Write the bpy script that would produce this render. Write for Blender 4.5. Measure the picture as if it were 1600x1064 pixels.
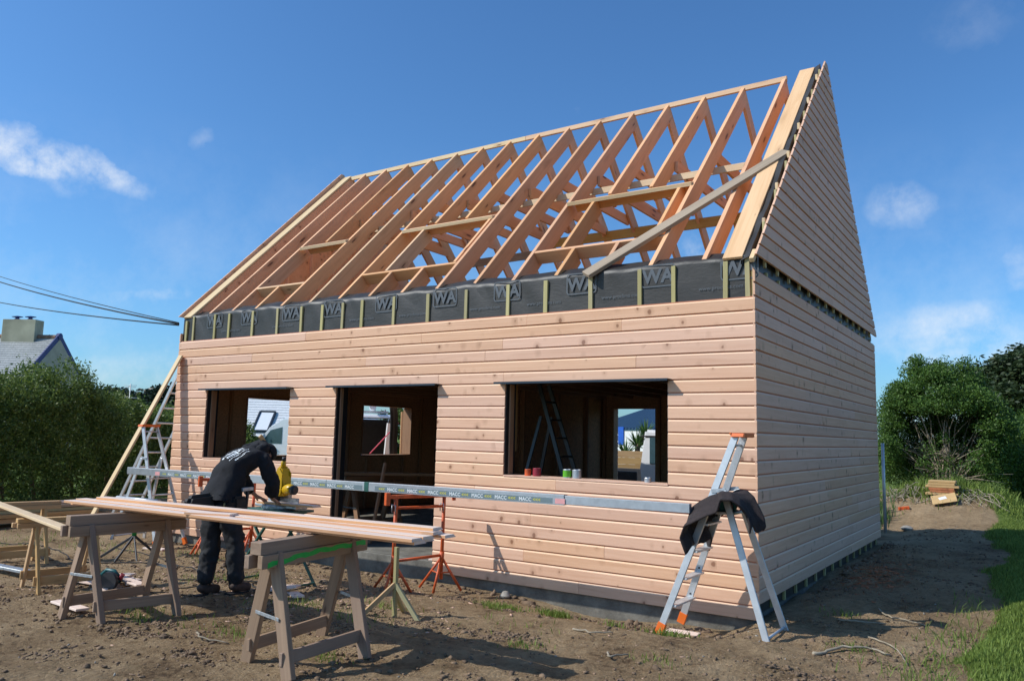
import bpy, bmesh, math, random
import numpy as np
from mathutils import Vector, Matrix, Euler

scene = bpy.context.scene
for o in list(bpy.data.objects): bpy.data.objects.remove(o)
COL = scene.collection
PI = math.pi
R = random.Random(7)
NR = np.random.RandomState(5)
ROW = .132

# ------------------------------------------------------------------ camera
cam_d = bpy.data.cameras.new('camera'); cam = bpy.data.objects.new('camera', cam_d); COL.objects.link(cam)
scene.camera = cam
cam_d.sensor_width = 36; cam_d.lens = 1216.5 / 1600 * 36; cam_d.clip_end = 3000; cam_d.clip_start = .05
yaw, pitch, roll = -0.5923, 0.1219, 0.0237
fwd = Vector((math.sin(yaw)*math.cos(pitch), math.cos(yaw)*math.cos(pitch), math.sin(pitch)))
rt = Vector((math.cos(yaw), -math.sin(yaw), 0)); up = rt.cross(fwd)
rt2 = math.cos(roll)*rt + math.sin(roll)*up; up2 = -math.sin(roll)*rt + math.cos(roll)*up
cam.matrix_world = Matrix.Translation((2.199, -7.457, 1.6345)) @ Matrix((rt2, up2, -fwd)).transposed().to_4x4()

# ------------------------------------------------------------------ light
SUNV = Vector((-1.05, -1.0, 1.28)).normalized()      # towards the sun
sun_d = bpy.data.lights.new('sun', 'SUN'); sun_d.energy = 3.8; sun_d.angle = math.radians(.53); sun_d.color = (1, .98, .935)
sun = bpy.data.objects.new('sun', sun_d); COL.objects.link(sun)
sun.rotation_euler = SUNV.to_track_quat('Z', 'Y').to_euler(); sun.location = (0, 0, 30)
scene.view_settings.view_transform = 'Standard'; scene.view_settings.look = 'None'
scene.view_settings.exposure = 0.13; scene.view_settings.gamma = 1

world = bpy.data.worlds.new('World'); scene.world = world; world.use_nodes = True
wt = world.node_tree; wt.nodes.clear()
def N(t, kind, **kw):
    n = t.nodes.new(kind)
    for k, v in kw.items():
        if k.startswith('in_'):
            key = k[3:]; key = int(key) if key.isdigit() else key.replace('_', ' ')
            n.inputs[key].default_value = v
        else: setattr(n, k, v)
    return n
def math_n(t, op, a, b=None, c=None, clamp=False):
    n = t.nodes.new('ShaderNodeMath'); n.operation = op; n.use_clamp = clamp
    for i, v in enumerate((a, b, c)):
        if v is None: continue
        if isinstance(v, (int, float)): n.inputs[i].default_value = v
        else: t.links.new(v, n.inputs[i])
    return n.outputs[0]
sky = N(wt, 'ShaderNodeTexSky'); sky.sky_type = 'NISHITA'; sky.sun_disc = False
sky.sun_elevation = math.asin(SUNV.z); sky.sun_rotation = math.atan2(SUNV.x, SUNV.y) % (2*PI)
sky.air_density = 1.0; sky.dust_density = .9; sky.ozone_density = 3.0; sky.altitude = 0
tc = N(wt, 'ShaderNodeTexCoord')
geo = tc.outputs['Generated']
nz = N(wt, 'ShaderNodeTexNoise', in_Scale=11.0, in_Detail=10.0, in_Roughness=.66); wt.links.new(geo, nz.inputs['Vector'])
nzs = N(wt, 'ShaderNodeTexNoise', in_Scale=16.0, in_Detail=6.0, in_Roughness=.6); wt.links.new(geo, nzs.inputs['Vector'])
off = N(wt, 'ShaderNodeVectorMath', operation='SCALE'); wt.links.new(nzs.outputs['Color'], off.inputs[0]); off.inputs['Scale'].default_value = .06
dirn = N(wt, 'ShaderNodeVectorMath', operation='ADD'); wt.links.new(geo, dirn.inputs[0]); wt.links.new(off.outputs[0], dirn.inputs[1])
def pdir(u, v): return (rt2*(u-800)/1216.5 + up2*(532-v)/1216.5 + fwd).normalized()
def blob(u0, v0, u1, v1, wid, amp):
    """an elongated wisp of cloud between two directions of the sky"""
    A, B = pdir(u0, v0), pdir(u1, v1); cdir = (A+B).normalized(); t1 = (B-A); ln = t1.length/2; t1.normalize(); t2 = cdir.cross(t1).normalized()
    cdir = cdir + Vector((.03, .03, .03))
    outs = []
    for tv, s in ((t1, ln), (t2, wid)):
        sub = N(wt, 'ShaderNodeVectorMath', operation='SUBTRACT'); wt.links.new(dirn.outputs[0], sub.inputs[0]); sub.inputs[1].default_value = cdir
        d = N(wt, 'ShaderNodeVectorMath', operation='DOT_PRODUCT'); wt.links.new(sub.outputs[0], d.inputs[0]); d.inputs[1].default_value = tv
        outs.append(math_n(wt, 'POWER', math_n(wt, 'ABSOLUTE', math_n(wt, 'DIVIDE', d.outputs['Value'], s)), 2.0))
    front = N(wt, 'ShaderNodeVectorMath', operation='DOT_PRODUCT'); wt.links.new(geo, front.inputs[0]); front.inputs[1].default_value = cdir
    m = math_n(wt, 'SUBTRACT', 1.0, math_n(wt, 'ADD', outs[0], outs[1]), clamp=True)
    m = math_n(wt, 'MULTIPLY', m, math_n(wt, 'GREATER_THAN', front.outputs['Value'], .3))
    k = math_n(wt, 'MULTIPLY', math_n(wt, 'SUBTRACT', nz.outputs['Fac'], .38, clamp=True), 2.9, clamp=True)
    return math_n(wt, 'MULTIPLY', math_n(wt, 'MULTIPLY', m, k), amp)
bl = [blob(-60, 205, 120, 262, .030, 1.25), blob(60, 215, 240, 312, .022, 1.05), blob(30, 250, 140, 300, .02, .5), blob(1340, 320, 1455, 325, .03, .5), blob(1060, 385, 1150, 400, .03, .8),
      blob(1440, 45, 1620, 10, .03, .13), blob(1340, 530, 1720, 545, .05, .62), blob(-60, 575, 420, 590, .025, .35), blob(150, 470, 330, 468, .008, .3), blob(1560, 430, 1640, 425, .03, .4),
      blob(285, 215, 330, 217, .012, .25), blob(1330, 640, 1700, 640, .06, .4)]
tot = bl[0]
for b in bl[1:]: tot = math_n(wt, 'ADD', tot, b, clamp=True)
# low bank of hazy cloud above the horizon, all round
sepd = N(wt, 'ShaderNodeSeparateXYZ'); wt.links.new(geo, sepd.inputs[0])
band = math_n(wt, 'MULTIPLY', math_n(wt, 'SUBTRACT', .26, math_n(wt, 'ABSOLUTE', math_n(wt, 'SUBTRACT', sepd.outputs[2], .10)), clamp=True), 3.4, clamp=True)
tot = math_n(wt, 'ADD', tot, math_n(wt, 'MULTIPLY', math_n(wt, 'MULTIPLY', band, math_n(wt, 'SUBTRACT', nz.outputs['Fac'], .42, clamp=True)), .8), clamp=True)
# thin high cloud over the rest of the sky
hi = math_n(wt, 'MULTIPLY', math_n(wt, 'SUBTRACT', nz.outputs['Fac'], .66, clamp=True), .4)
tot = math_n(wt, 'ADD', tot, hi, clamp=True)
tint = N(wt, 'ShaderNodeMixRGB', blend_type='MULTIPLY', in_Fac=1.0); wt.links.new(sky.outputs[0], tint.inputs[1]); tint.inputs[2].default_value = (.53, .88, 1.17, 1)
mixc = N(wt, 'ShaderNodeMixRGB'); wt.links.new(tot, mixc.inputs[0]); wt.links.new(tint.outputs[0], mixc.inputs[1]); mixc.inputs[2].default_value = (6.6, 6.9, 7.2, 1)
bg = N(wt, 'ShaderNodeBackground', in_Strength=.128); wt.links.new(mixc.outputs[0], bg.inputs[0])
wo = N(wt, 'ShaderNodeOutputWorld'); wt.links.new(bg.outputs[0], wo.inputs[0])

# ------------------------------------------------------------------ materials
def newmat(name):
    m = bpy.data.materials.new(name); m.use_nodes = True; t = m.node_tree
    return m, t, t.nodes['Principled BSDF']
def ramp(t, fac, stops):
    r = t.nodes.new('ShaderNodeValToRGB'); e = r.color_ramp.elements
    while len(e) < len(stops): e.new(.5)
    for el, (p, c) in zip(e, stops): el.position = p; el.color = (*c, 1)
    t.links.new(fac, r.inputs[0]); return r.outputs[0]
def plain(name, col, rough=.6, metal=0, var=.15, scale=8, bump=0, bscale=60, spec=.5):
    m, t, b = newmat(name)
    tcn = N(t, 'ShaderNodeTexCoord'); n = N(t, 'ShaderNodeTexNoise', in_Scale=scale, in_Detail=5.0); t.links.new(tcn.outputs['Object'], n.inputs['Vector'])
    a = tuple(c*(1-var) for c in col); c2 = tuple(min(1, c*(1+var)) for c in col)
    t.links.new(ramp(t, n.outputs['Fac'], [(.3, a), (.7, c2)]), b.inputs['Base Color'])
    b.inputs['Roughness'].default_value = rough; b.inputs['Metallic'].default_value = metal; b.inputs['Specular IOR Level'].default_value = spec
    if bump:
        n2 = N(t, 'ShaderNodeTexNoise', in_Scale=bscale, in_Detail=4.0); t.links.new(tcn.outputs['Object'], n2.inputs['Vector'])
        bp = N(t, 'ShaderNodeBump', in_Strength=bump, in_Distance=.01); t.links.new(n2.outputs['Fac'], bp.inputs['Height']); t.links.new(bp.outputs[0], b.inputs['Normal'])
    return m
def wood(name, light, dark, knot=(.16, .07, .035), knots=1.0, rvar=.12, rough=.62, grain=1.0, kscale=(2.6, 11, 11)):
    """sawn timber: fibre along local X, knots with swirls, each piece its own shade"""
    m, t, b = newmat(name)
    tcn = N(t, 'ShaderNodeTexCoord'); oi = N(t, 'ShaderNodeObjectInfo')
    rv = math_n(t, 'MULTIPLY', oi.outputs['Random'], 57.0)
    cx = N(t, 'ShaderNodeCombineXYZ'); t.links.new(rv, cx.inputs[0]); t.links.new(rv, cx.inputs[1]); t.links.new(rv, cx.inputs[2])
    ad = N(t, 'ShaderNodeVectorMath', operation='ADD'); t.links.new(tcn.outputs['Object'], ad.inputs[0]); t.links.new(cx.outputs[0], ad.inputs[1])
    mp = N(t, 'ShaderNodeMapping'); mp.inputs['Scale'].default_value = (1.1, 26, 26); t.links.new(ad.outputs[0], mp.inputs[0])
    wv = N(t, 'ShaderNodeTexNoise', in_Scale=1.0, in_Detail=6.0, in_Roughness=.62, in_Distortion=.9); t.links.new(mp.outputs[0], wv.inputs['Vector'])
    mp3 = N(t, 'ShaderNodeMapping'); mp3.inputs['Scale'].default_value = (.7, 4, 4); t.links.new(ad.outputs[0], mp3.inputs[0])
    big = N(t, 'ShaderNodeTexNoise', in_Scale=1.0, in_Detail=3.0); t.links.new(mp3.outputs[0], big.inputs['Vector'])
    f = math_n(t, 'ADD', math_n(t, 'MULTIPLY', wv.outputs['Fac'], .6*grain), math_n(t, 'MULTIPLY', big.outputs['Fac'], .4))
    base = ramp(t, f, [(.30, dark), (.52, tuple((a*1.3+c*.7)/2 for a, c in zip(light, dark))), (.68, light)])
    # knots
    mp2 = N(t, 'ShaderNodeMapping'); mp2.inputs['Scale'].default_value = kscale; t.links.new(ad.outputs[0], mp2.inputs[0])
    dn = N(t, 'ShaderNodeTexNoise', in_Scale=2.3, in_Detail=3.0); t.links.new(mp2.outputs[0], dn.inputs['Vector'])
    dm = N(t, 'ShaderNodeMixRGB', in_Fac=.12); t.links.new(mp2.outputs[0], dm.inputs[1]); t.links.new(dn.outputs['Color'], dm.inputs[2])
    vo = N(t, 'ShaderNodeTexVoronoi', in_Scale=1.0); t.links.new(dm.outputs[0], vo.inputs['Vector'])
    sp = N(t, 'ShaderNodeSeparateColor'); t.links.new(vo.outputs['Color'], sp.inputs[0])
    rad = math_n(t, 'MULTIPLY', math_n(t, 'POWER', sp.outputs[0], 1.9), .30*knots)
    k = math_n(t, 'MULTIPLY', math_n(t, 'SUBTRACT', rad, vo.outputs['Distance']), 14.0, clamp=True)
    halo = math_n(t, 'MULTIPLY', math_n(t, 'SUBTRACT', math_n(t, 'MULTIPLY', rad, 2.6), vo.outputs['Distance']), 1.6, clamp=True)
    m1 = N(t, 'ShaderNodeMixRGB'); t.links.new(halo, m1.inputs[0]); t.links.new(base, m1.inputs[1]); m1.inputs[2].default_value = (*[d*.75 for d in dark], 1)
    m2 = N(t, 'ShaderNodeMixRGB'); t.links.new(math_n(t, 'MULTIPLY', k, .85), m2.inputs[0]); t.links.new(m1.outputs[0], m2.inputs[1]); m2.inputs[2].default_value = (*knot, 1)
    hs = N(t, 'ShaderNodeHueSaturation'); t.links.new(m2.outputs[0], hs.inputs['Color'])
    t.links.new(math_n(t, 'ADD', 1-rvar, math_n(t, 'MULTIPLY', oi.outputs['Random'], 2*rvar)), hs.inputs['Value'])
    r2 = math_n(t, 'FRACT', math_n(t, 'MULTIPLY', oi.outputs['Random'], 37.7))
    t.links.new(math_n(t, 'ADD', .493, math_n(t, 'MULTIPLY', r2, .006)), hs.inputs['Hue'])
    t.links.new(math_n(t, 'ADD', .92, math_n(t, 'MULTIPLY', r2, .14)), hs.inputs['Saturation'])
    t.links.new(hs.outputs[0], b.inputs['Base Color']); b.inputs['Roughness'].default_value = rough; b.inputs['Specular IOR Level'].default_value = .3
    bp = N(t, 'ShaderNodeBump', in_Strength=.25, in_Distance=.003); t.links.new(wv.outputs['Fac'], bp.inputs['Height']); t.links.new(bp.outputs[0], b.inputs['Normal'])
    return m
M = {}
M['clad'] = wood('douglas_cladding', (.79, .50, .325), (.65, .375, .225), knot=(.27, .13, .07), knots=.78, rvar=.06, kscale=(9.5, 8, 8))
M['clad_edge'] = wood('bevel_edge_painted_light', (.88, .62, .41), (.80, .53, .33), knots=.3, rvar=.03)  # bevel colour lightened to paint in the sunlit line along each board
M['clad_tongue'] = wood('reddish_board_tongue', (.60, .28, .17), (.50, .21, .12), knots=.2, rvar=.08)  # reddish wood, darkened to add to the shade inside the joints
M['raft'] = wood('douglas_rafter', (.80, .455, .225), (.66, .34, .15), knots=.8, rvar=.13)
M['raft2'] = wood('pine_rafter', (.78, .52, .29), (.62, .37, .18), knots=.8, rvar=.08)
M['pale'] = wood('pale_spruce', (.78, .60, .36), (.62, .43, .22), knots=.7, rvar=.07)
M['yellow'] = wood('yellow_formwork_timber', (.62, .36, .07), (.46, .24, .04), knots=.4, rvar=.05)
M['batt'] = wood('treated_batten', (.48, .42, .20), (.34, .29, .12), knots=.5, rvar=.15)
M['old'] = wood('weathered_timber', (.38, .265, .175), (.22, .145, .095), knot=(.07, .04, .03), knots=.6, rvar=.12, rough=.8)
M['grey'] = wood('grey_weathered_plank', (.46, .36, .25), (.30, .23, .155), knots=.5, rvar=.05, rough=.85)
M['lightw'] = wood('fresh_pine', (.62, .40, .18), (.46, .27, .11), knots=.8, rvar=.1)
M['green_w'] = wood('greenish_timber', (.42, .40, .22), (.30, .27, .14), knots=.5, rvar=.1)
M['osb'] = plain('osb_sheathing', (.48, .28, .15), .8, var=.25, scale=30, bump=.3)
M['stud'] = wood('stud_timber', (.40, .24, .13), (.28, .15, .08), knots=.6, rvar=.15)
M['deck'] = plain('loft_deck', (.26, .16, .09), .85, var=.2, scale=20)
M['black'] = plain('black_lining', (.012, .012, .013), .55, var=.2)
M['flash'] = plain('anthracite_flashing', (.03, .04, .055), .38, metal=.4, var=.1)
M['alu'] = plain('brushed_aluminium', (.55, .56, .57), .42, metal=.75, var=.1, scale=14)
M['alu2'] = plain('ladder_aluminium', (.60, .61, .61), .45, metal=.55, var=.12, scale=9)
M['galv'] = plain('galvanised_steel', (.45, .47, .48), .5, metal=.7, var=.25, scale=30)
M['orange'] = plain('orange_paint', (.62, .10, .02), .5, var=.25, scale=14, bump=.1)
M['orangep'] = plain('orange_plastic', (.80, .16, .02), .4, var=.08)
M['yellowp'] = plain('yellow_tool_plastic', (.62, .38, .01), .38, var=.12)
M['darkp'] = plain('dark_grey_plastic', (.03, .03, .032), .45, var=.2)
M['dkgreen'] = plain('dark_green_paint', (.02, .10, .075), .5, var=.25, scale=20)
M['green'] = plain('green_paint', (.02, .26, .06), .5, var=.2)
M['turq'] = plain('turquoise_tool_plastic', (.01, .10, .10), .4, var=.1)
M['white'] = plain('white_vehicle_paint', (.78, .79, .80), .25, var=.03)
M['glass'] = plain('dark_window_glass', (.05, .10, .12), .08, var=.1, spec=.9)
M['rubber'] = plain('rubber', (.02, .02, .02), .8, var=.2)
M['red'] = plain('red_paint', (.30, .02, .035), .45, var=.1)
M['pink'] = plain('pink_strap', (.75, .10, .16), .6, var=.05)
M['blue'] = plain('blue_paint', (.02, .10, .45), .4, var=.1)
M['navy'] = plain('navy_verge_board', (.012, .03, .16), .5, var=.1)
M['render'] = plain('grey_render', (.42, .38, .30), .9, var=.15, scale=2, bump=.2)
M['wrender'] = plain('white_render', (.72, .71, .68), .9, var=.06, scale=2)
M['chim'] = plain('lichen_stained_chimney_render', (.42, .38, .27), .9, var=.3, scale=1.6, bump=.2)
M['terra'] = plain('terracotta_ridge', (.27, .15, .10), .85, var=.3, scale=6)
M['brick'] = plain('clay_brick', (.42, .15, .06), .85, var=.25, scale=12)
M['card'] = plain('brown_cardboard', (.52, .34, .15), .8, var=.1)
M['cloth'] = plain('brown_fleece', (.030, .021, .020), .95, var=.3, scale=40, bump=.4, bscale=300)
M['jacket'] = plain('black_jacket_fabric', (.008, .008, .010), .92, var=.3, scale=30, bump=.4, bscale=45)
M['trouser'] = plain('charcoal_work_trousers', (.018, .019, .022), .85, var=.4, scale=14, bump=.5, bscale=30)
M['skin'] = plain('skin', (.48, .24, .16), .5, var=.08, scale=20)
M['shoe'] = plain('dusty_leather_boot', (.07, .045, .035), .8, var=.4, scale=20)
M['leather'] = plain('dark_leather_pouch', (.02, .017, .015), .7, var=.3, scale=20)
M['bark'] = plain('bark', (.16, .11, .075), .9, var=.35, scale=14, bump=.6)
M['twig'] = plain('dry_twig', (.30, .25, .18), .9, var=.3, scale=14)
M['stone'] = plain('pale_stone', (.33, .30, .25), .9, var=.3, scale=9, bump=.5)
M['chip'] = plain('pink_wood_offcut', (.66, .42, .30), .8, var=.15, scale=20)
M['sticker_r'] = plain('red_white_label', (.75, .35, .33), .5, var=.05)
M['inky'] = plain('yellow_print', (.62, .55, .04), .5, var=.02)
M['inkw'] = plain('white_print', (.75, .77, .75), .5, var=.02)
M['inkb'] = plain('slate_label_strip', (.16, .21, .22), .5, var=.05)
M['ink'] = plain('pale_membrane_print', (.14, .18, .21), .6, var=.1, scale=30)
M['spray'] = plain('green_spray_paint', (.01, .42, .06), .6, var=.12, scale=30)
M['tin_g'] = plain('green_tin_label', (.12, .42, .02), .4, var=.1)

def conc():
    m, t, b = newmat('concrete')
    g = N(t, 'ShaderNodeTexCoord'); n = N(t, 'ShaderNodeTexNoise', in_Scale=3.0, in_Detail=9.0, in_Roughness=.7); t.links.new(g.outputs['Object'], n.inputs['Vector'])
    t.links.new(ramp(t, n.outputs['Fac'], [(.3, (.080, .072, .058)), (.5, (.165, .152, .125)), (.7, (.27, .25, .205))]), b.inputs['Base Color']); b.inputs['Roughness'].default_value = .9
    n2 = N(t, 'ShaderNodeTexNoise', in_Scale=40.0, in_Detail=6.0); t.links.new(g.outputs['Object'], n2.inputs['Vector'])
    bp = N(t, 'ShaderNodeBump', in_Strength=.5, in_Distance=.01); t.links.new(n2.outputs['Fac'], bp.inputs['Height']); t.links.new(bp.outputs[0], b.inputs['Normal'])
    return m
M['conc'] = conc()
def membrane_mat():
    m, t, b = newmat('roofing_membrane')
    g = N(t, 'ShaderNodeTexCoord'); n = N(t, 'ShaderNodeTexNoise', in_Scale=4.0, in_Detail=6.0); t.links.new(g.outputs['Object'], n.inputs['Vector'])
    t.links.new(ramp(t, n.outputs['Fac'], [(.3, (.022, .0185, .014)), (.7, (.040, .034, .027))]), b.inputs['Base Color']); b.inputs['Roughness'].default_value = .5
    mp = N(t, 'ShaderNodeMapping'); mp.inputs['Scale'].default_value = (3, 3, 9); t.links.new(g.outputs['Object'], mp.inputs[0])
    n2 = N(t, 'ShaderNodeTexNoise', in_Scale=2.5, in_Detail=7.0, in_Distortion=1.2); t.links.new(mp.outputs[0], n2.inputs['Vector'])
    bp = N(t, 'ShaderNodeBump', in_Strength=.12, in_Distance=.02); t.links.new(n2.outputs['Fac'], bp.inputs['Height']); t.links.new(bp.outputs[0], b.inputs['Normal'])
    return m
M['memb'] = membrane_mat()
M['ink'] = plain('pale_membrane_print', (.085, .098, .11), .6, var=.15, scale=30)
def slate_mat(name, a, c, sx=3.0, sy=6.0):
    m, t, b = newmat(name)
    g = N(t, 'ShaderNodeTexCoord'); n = N(t, 'ShaderNodeTexNoise', in_Scale=2.0, in_Detail=8.0, in_Roughness=.8); t.links.new(g.outputs['Object'], n.inputs['Vector'])
    oi = N(t, 'ShaderNodeTexNoise', in_Scale=14.0, in_Detail=2.0); t.links.new(g.outputs['Object'], oi.inputs['Vector'])
    f = math_n(t, 'ADD', math_n(t, 'MULTIPLY', n.outputs['Fac'], .5), math_n(t, 'MULTIPLY', oi.outputs['Fac'], .5))
    t.links.new(ramp(t, f, [(.35, a), (.65, c)]), b.inputs['Base Color']); b.inputs['Roughness'].default_value = .45
    return m
M['slate'] = slate_mat('pale_lichened_slate', (.22, .23, .22), (.44, .44, .42))
M['slate2'] = slate_mat('pale_fibre_slate', (.58, .59, .59), (.78, .78, .77))
M['bluemetal'] = plain('blue_grey_ribbed_sheet', (.07, .13, .20), .4, metal=.2, var=.08, scale=2)
def leafmat(name, a, c, trans=.35, rough=.5):
    m, t, b = newmat(name)
    g = N(t, 'ShaderNodeNewGeometry'); n = N(t, 'ShaderNodeTexNoise', in_Scale=.9, in_Detail=3.0); t.links.new(g.outputs['Position'], n.inputs['Vector'])
    f = math_n(t, 'ADD', math_n(t, 'MULTIPLY', g.outputs['Random Per Island'], .65), math_n(t, 'MULTIPLY', n.outputs['Fac'], .35))
    col = ramp(t, f, [(.15, a), (.8, c)])
    t.links.new(col, b.inputs['Base Color']); b.inputs['Roughness'].default_value = rough; b.inputs['Specular IOR Level'].default_value = .35
    tr = N(t, 'ShaderNodeBsdfTranslucent'); t.links.new(col, tr.inputs[0])
    mx = N(t, 'ShaderNodeMixShader', in_Fac=trans); t.links.new(b.outputs[0], mx.inputs[1]); t.links.new(tr.outputs[0], mx.inputs[2])
    t.links.new(mx.outputs[0], t.nodes['Material Output'].inputs[0]); return m
M['leaf1'] = leafmat('hedge_leaf', (.045, .09, .018), (.21, .28, .06))
M['leaf2'] = leafmat('shrub_leaf', (.032, .08, .016), (.135, .235, .04))
M['leaf3'] = leafmat('cypress_leaf', (.018, .035, .012), (.06, .085, .03), .15)
M['leaf4'] = leafmat('far_tree_leaf', (.015, .028, .015), (.04, .06, .028), .1)
M['palm'] = leafmat('spiky_leaf', (.05, .11, .03), (.14, .24, .06), .2)
M['grassb'] = leafmat('grass_blade', (.10, .15, .022), (.28, .37, .08), .4, .6)
M['drygrass'] = leafmat('dry_grass', (.16, .12, .06), (.34, .26, .14), .2, .8)

def ground_mat():
    m, t, b = newmat('ground_soil_and_turf')
    g = N(t, 'ShaderNodeNewGeometry'); P = g.outputs['Position']
    n1 = N(t, 'ShaderNodeTexNoise', in_Scale=1.1, in_Detail=9.0, in_Roughness=.68); t.links.new(P, n1.inputs['Vector'])
    n2 = N(t, 'ShaderNodeTexNoise', in_Scale=14.0, in_Detail=8.0, in_Roughness=.75); t.links.new(P, n2.inputs['Vector'])
    f = math_n(t, 'ADD', math_n(t, 'MULTIPLY', n1.outputs['Fac'], .6), math_n(t, 'MULTIPLY', n2.outputs['Fac'], .4))
    soil = ramp(t, f, [(.37, (.13, .08, .045)), (.45, (.36, .24, .13)), (.57, (.54, .38, .22)), (.72, (.62, .47, .29))])
    vo = N(t, 'ShaderNodeTexVoronoi', in_Scale=42.0); t.links.new(P, vo.inputs['Vector'])
    peb = math_n(t, 'MULTIPLY', math_n(t, 'LESS_THAN', vo.outputs['Distance'], .16), .55)
    sc = N(t, 'ShaderNodeSeparateColor'); t.links.new(vo.outputs['Color'], sc.inputs[0])
    peb = math_n(t, 'MULTIPLY', peb, math_n(t, 'GREATER_THAN', sc.outputs[0], .72))
    ms = N(t, 'ShaderNodeMixRGB'); t.links.new(peb, ms.inputs[0]); t.links.new(soil, ms.inputs[1]); ms.inputs[2].default_value = (.36, .31, .25, 1)
    n3 = N(t, 'ShaderNodeTexNoise', in_Scale=2.6, in_Detail=6.0, in_Roughness=.7); t.links.new(P, n3.inputs['Vector'])
    mo = math_n(t, 'MULTIPLY', math_n(t, 'SUBTRACT', n3.outputs['Fac'], .60, clamp=True), 4.0, clamp=True)
    ms2 = N(t, 'ShaderNodeMixRGB'); t.links.new(mo, ms2.inputs[0]); t.links.new(ms.outputs[0], ms2.inputs[1]); ms2.inputs[2].default_value = (.115, .115, .045, 1)
    n4 = N(t, 'ShaderNodeTexNoise', in_Scale=5.0, in_Detail=8.0, in_Roughness=.7); t.links.new(P, n4.inputs['Vector'])
    turf = ramp(t, n4.outputs['Fac'], [(.35, (.09, .14, .025)), (.65, (.20, .27, .06))])
    at = N(t, 'ShaderNodeAttribute', attribute_name='turf')
    mask = math_n(t, 'ADD', at.outputs['Fac'], math_n(t, 'MULTIPLY', math_n(t, 'SUBTRACT', n2.outputs['Fac'], .5), .9))
    mask = math_n(t, 'MULTIPLY', math_n(t, 'SUBTRACT', mask, .42), 7.0, clamp=True)
    mt = N(t, 'ShaderNodeMixRGB'); t.links.new(mask, mt.inputs[0]); t.links.new(ms2.outputs[0], mt.inputs[1]); t.links.new(turf, mt.inputs[2])
    t.links.new(mt.outputs[0], b.inputs['Base Color']); b.inputs['Roughness'].default_value = .95; b.inputs['Specular IOR Level'].default_value = .15
    nb = N(t, 'ShaderNodeTexNoise', in_Scale=9.0, in_Detail=12.0, in_Roughness=.85); t.links.new(P, nb.inputs['Vector'])
    bp = N(t, 'ShaderNodeBump', in_Strength=1.0, in_Distance=.09); t.links.new(nb.outputs['Fac'], bp.inputs['Height'])
    bp2 = N(t, 'ShaderNodeBump', in_Strength=.6, in_Distance=.01); t.links.new(vo.outputs['Distance'], bp2.inputs['Height']); t.links.new(bp.outputs[0], bp2.inputs['Normal'])
    t.links.new(bp2.outputs[0], b.inputs['Normal'])
    return m
M['ground'] = ground_mat()

# ------------------------------------------------------------------ helpers
def tag(o, label=None, cat=None, group=None, kind=None):
    if label: o['label'] = label
    if cat: o['category'] = cat
    if group: o['group'] = group
    if kind: o['kind'] = kind
    return o
def thing(name, label, cat, loc=(0, 0, 0), rz=0, group=None):
    o = bpy.data.objects.new(name, None); COL.objects.link(o); o.location = loc; o.rotation_euler = (0, 0, rz); o.empty_display_size = .2
    return tag(o, label, cat, group)
def link(name, me, mat=None, parent=None, mtx=None):
    if mat is not None and not me.materials: me.materials.append(mat if not isinstance(mat, str) else M[mat])
    o = bpy.data.objects.new(name, me); COL.objects.link(o)
    if parent: o.parent = parent
    if mtx is not None: o.matrix_basis = mtx
    return o
def mesh(name, vs, fs, smooth=False):
    me = bpy.data.meshes.new(name); me.from_pydata([tuple(v) for v in vs], [], fs); me.update()
    if smooth:
        me.polygons.foreach_set('use_smooth', [True]*len(me.polygons))
    return me
def bm_mesh(name, bm, smooth=False):
    bmesh.ops.recalc_face_normals(bm, faces=bm.faces)
    me = bpy.data.meshes.new(name); bm.to_mesh(me); bm.free()
    if smooth: me.polygons.foreach_set('use_smooth', [True]*len(me.polygons))
    return me
def frame(p0, p1, upv=(0, 0, 1)):
    p0 = Vector(p0); p1 = Vector(p1); x = (p1-p0).normalized(); u = Vector(upv)
    y = u.cross(x)
    if y.length < 1e-4: y = Vector((0, 1, 0)).cross(x)
    y.normalize(); z = x.cross(y)
    return Matrix.Translation(p0) @ Matrix((x, y, z)).transposed().to_4x4()
def boxmesh(L, w, h, bev=.003, name='bar'):
    bm = bmesh.new(); bmesh.ops.create_cube(bm, size=1)
    for v in bm.verts: v.co = Vector(((v.co.x+.5)*L, v.co.y*w, v.co.z*h))
    if bev > 0: bmesh.ops.bevel(bm, geom=bm.edges[:], offset=min(bev, w*.2, h*.2), segments=1, affect='EDGES')
    return bm_mesh(name, bm)
_bc = {}
def bar(parent, name, p0, p1, w, h, mat, upv=(0, 0, 1), bev=.003):
    """a straight piece of timber or profile from p0 to p1; grain along its own X"""
    L = round((Vector(p1)-Vector(p0)).length, 3); key = (L, w, h, mat, bev)
    if key not in _bc:
        me = boxmesh(L, w, h, bev, name); me.materials.append(M[mat]); _bc[key] = me
    return link(name, _bc[key], None, parent, frame(p0, p1, upv))
def box(parent, name, lo, hi, mat, bev=.003):
    lo = Vector(lo); hi = Vector(hi); c = (lo+hi)/2
    return bar(parent, name, (lo.x, c.y, c.z), (hi.x, c.y, c.z), round(hi.y-lo.y, 4), round(hi.z-lo.z, 4), mat, bev=bev)
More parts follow.
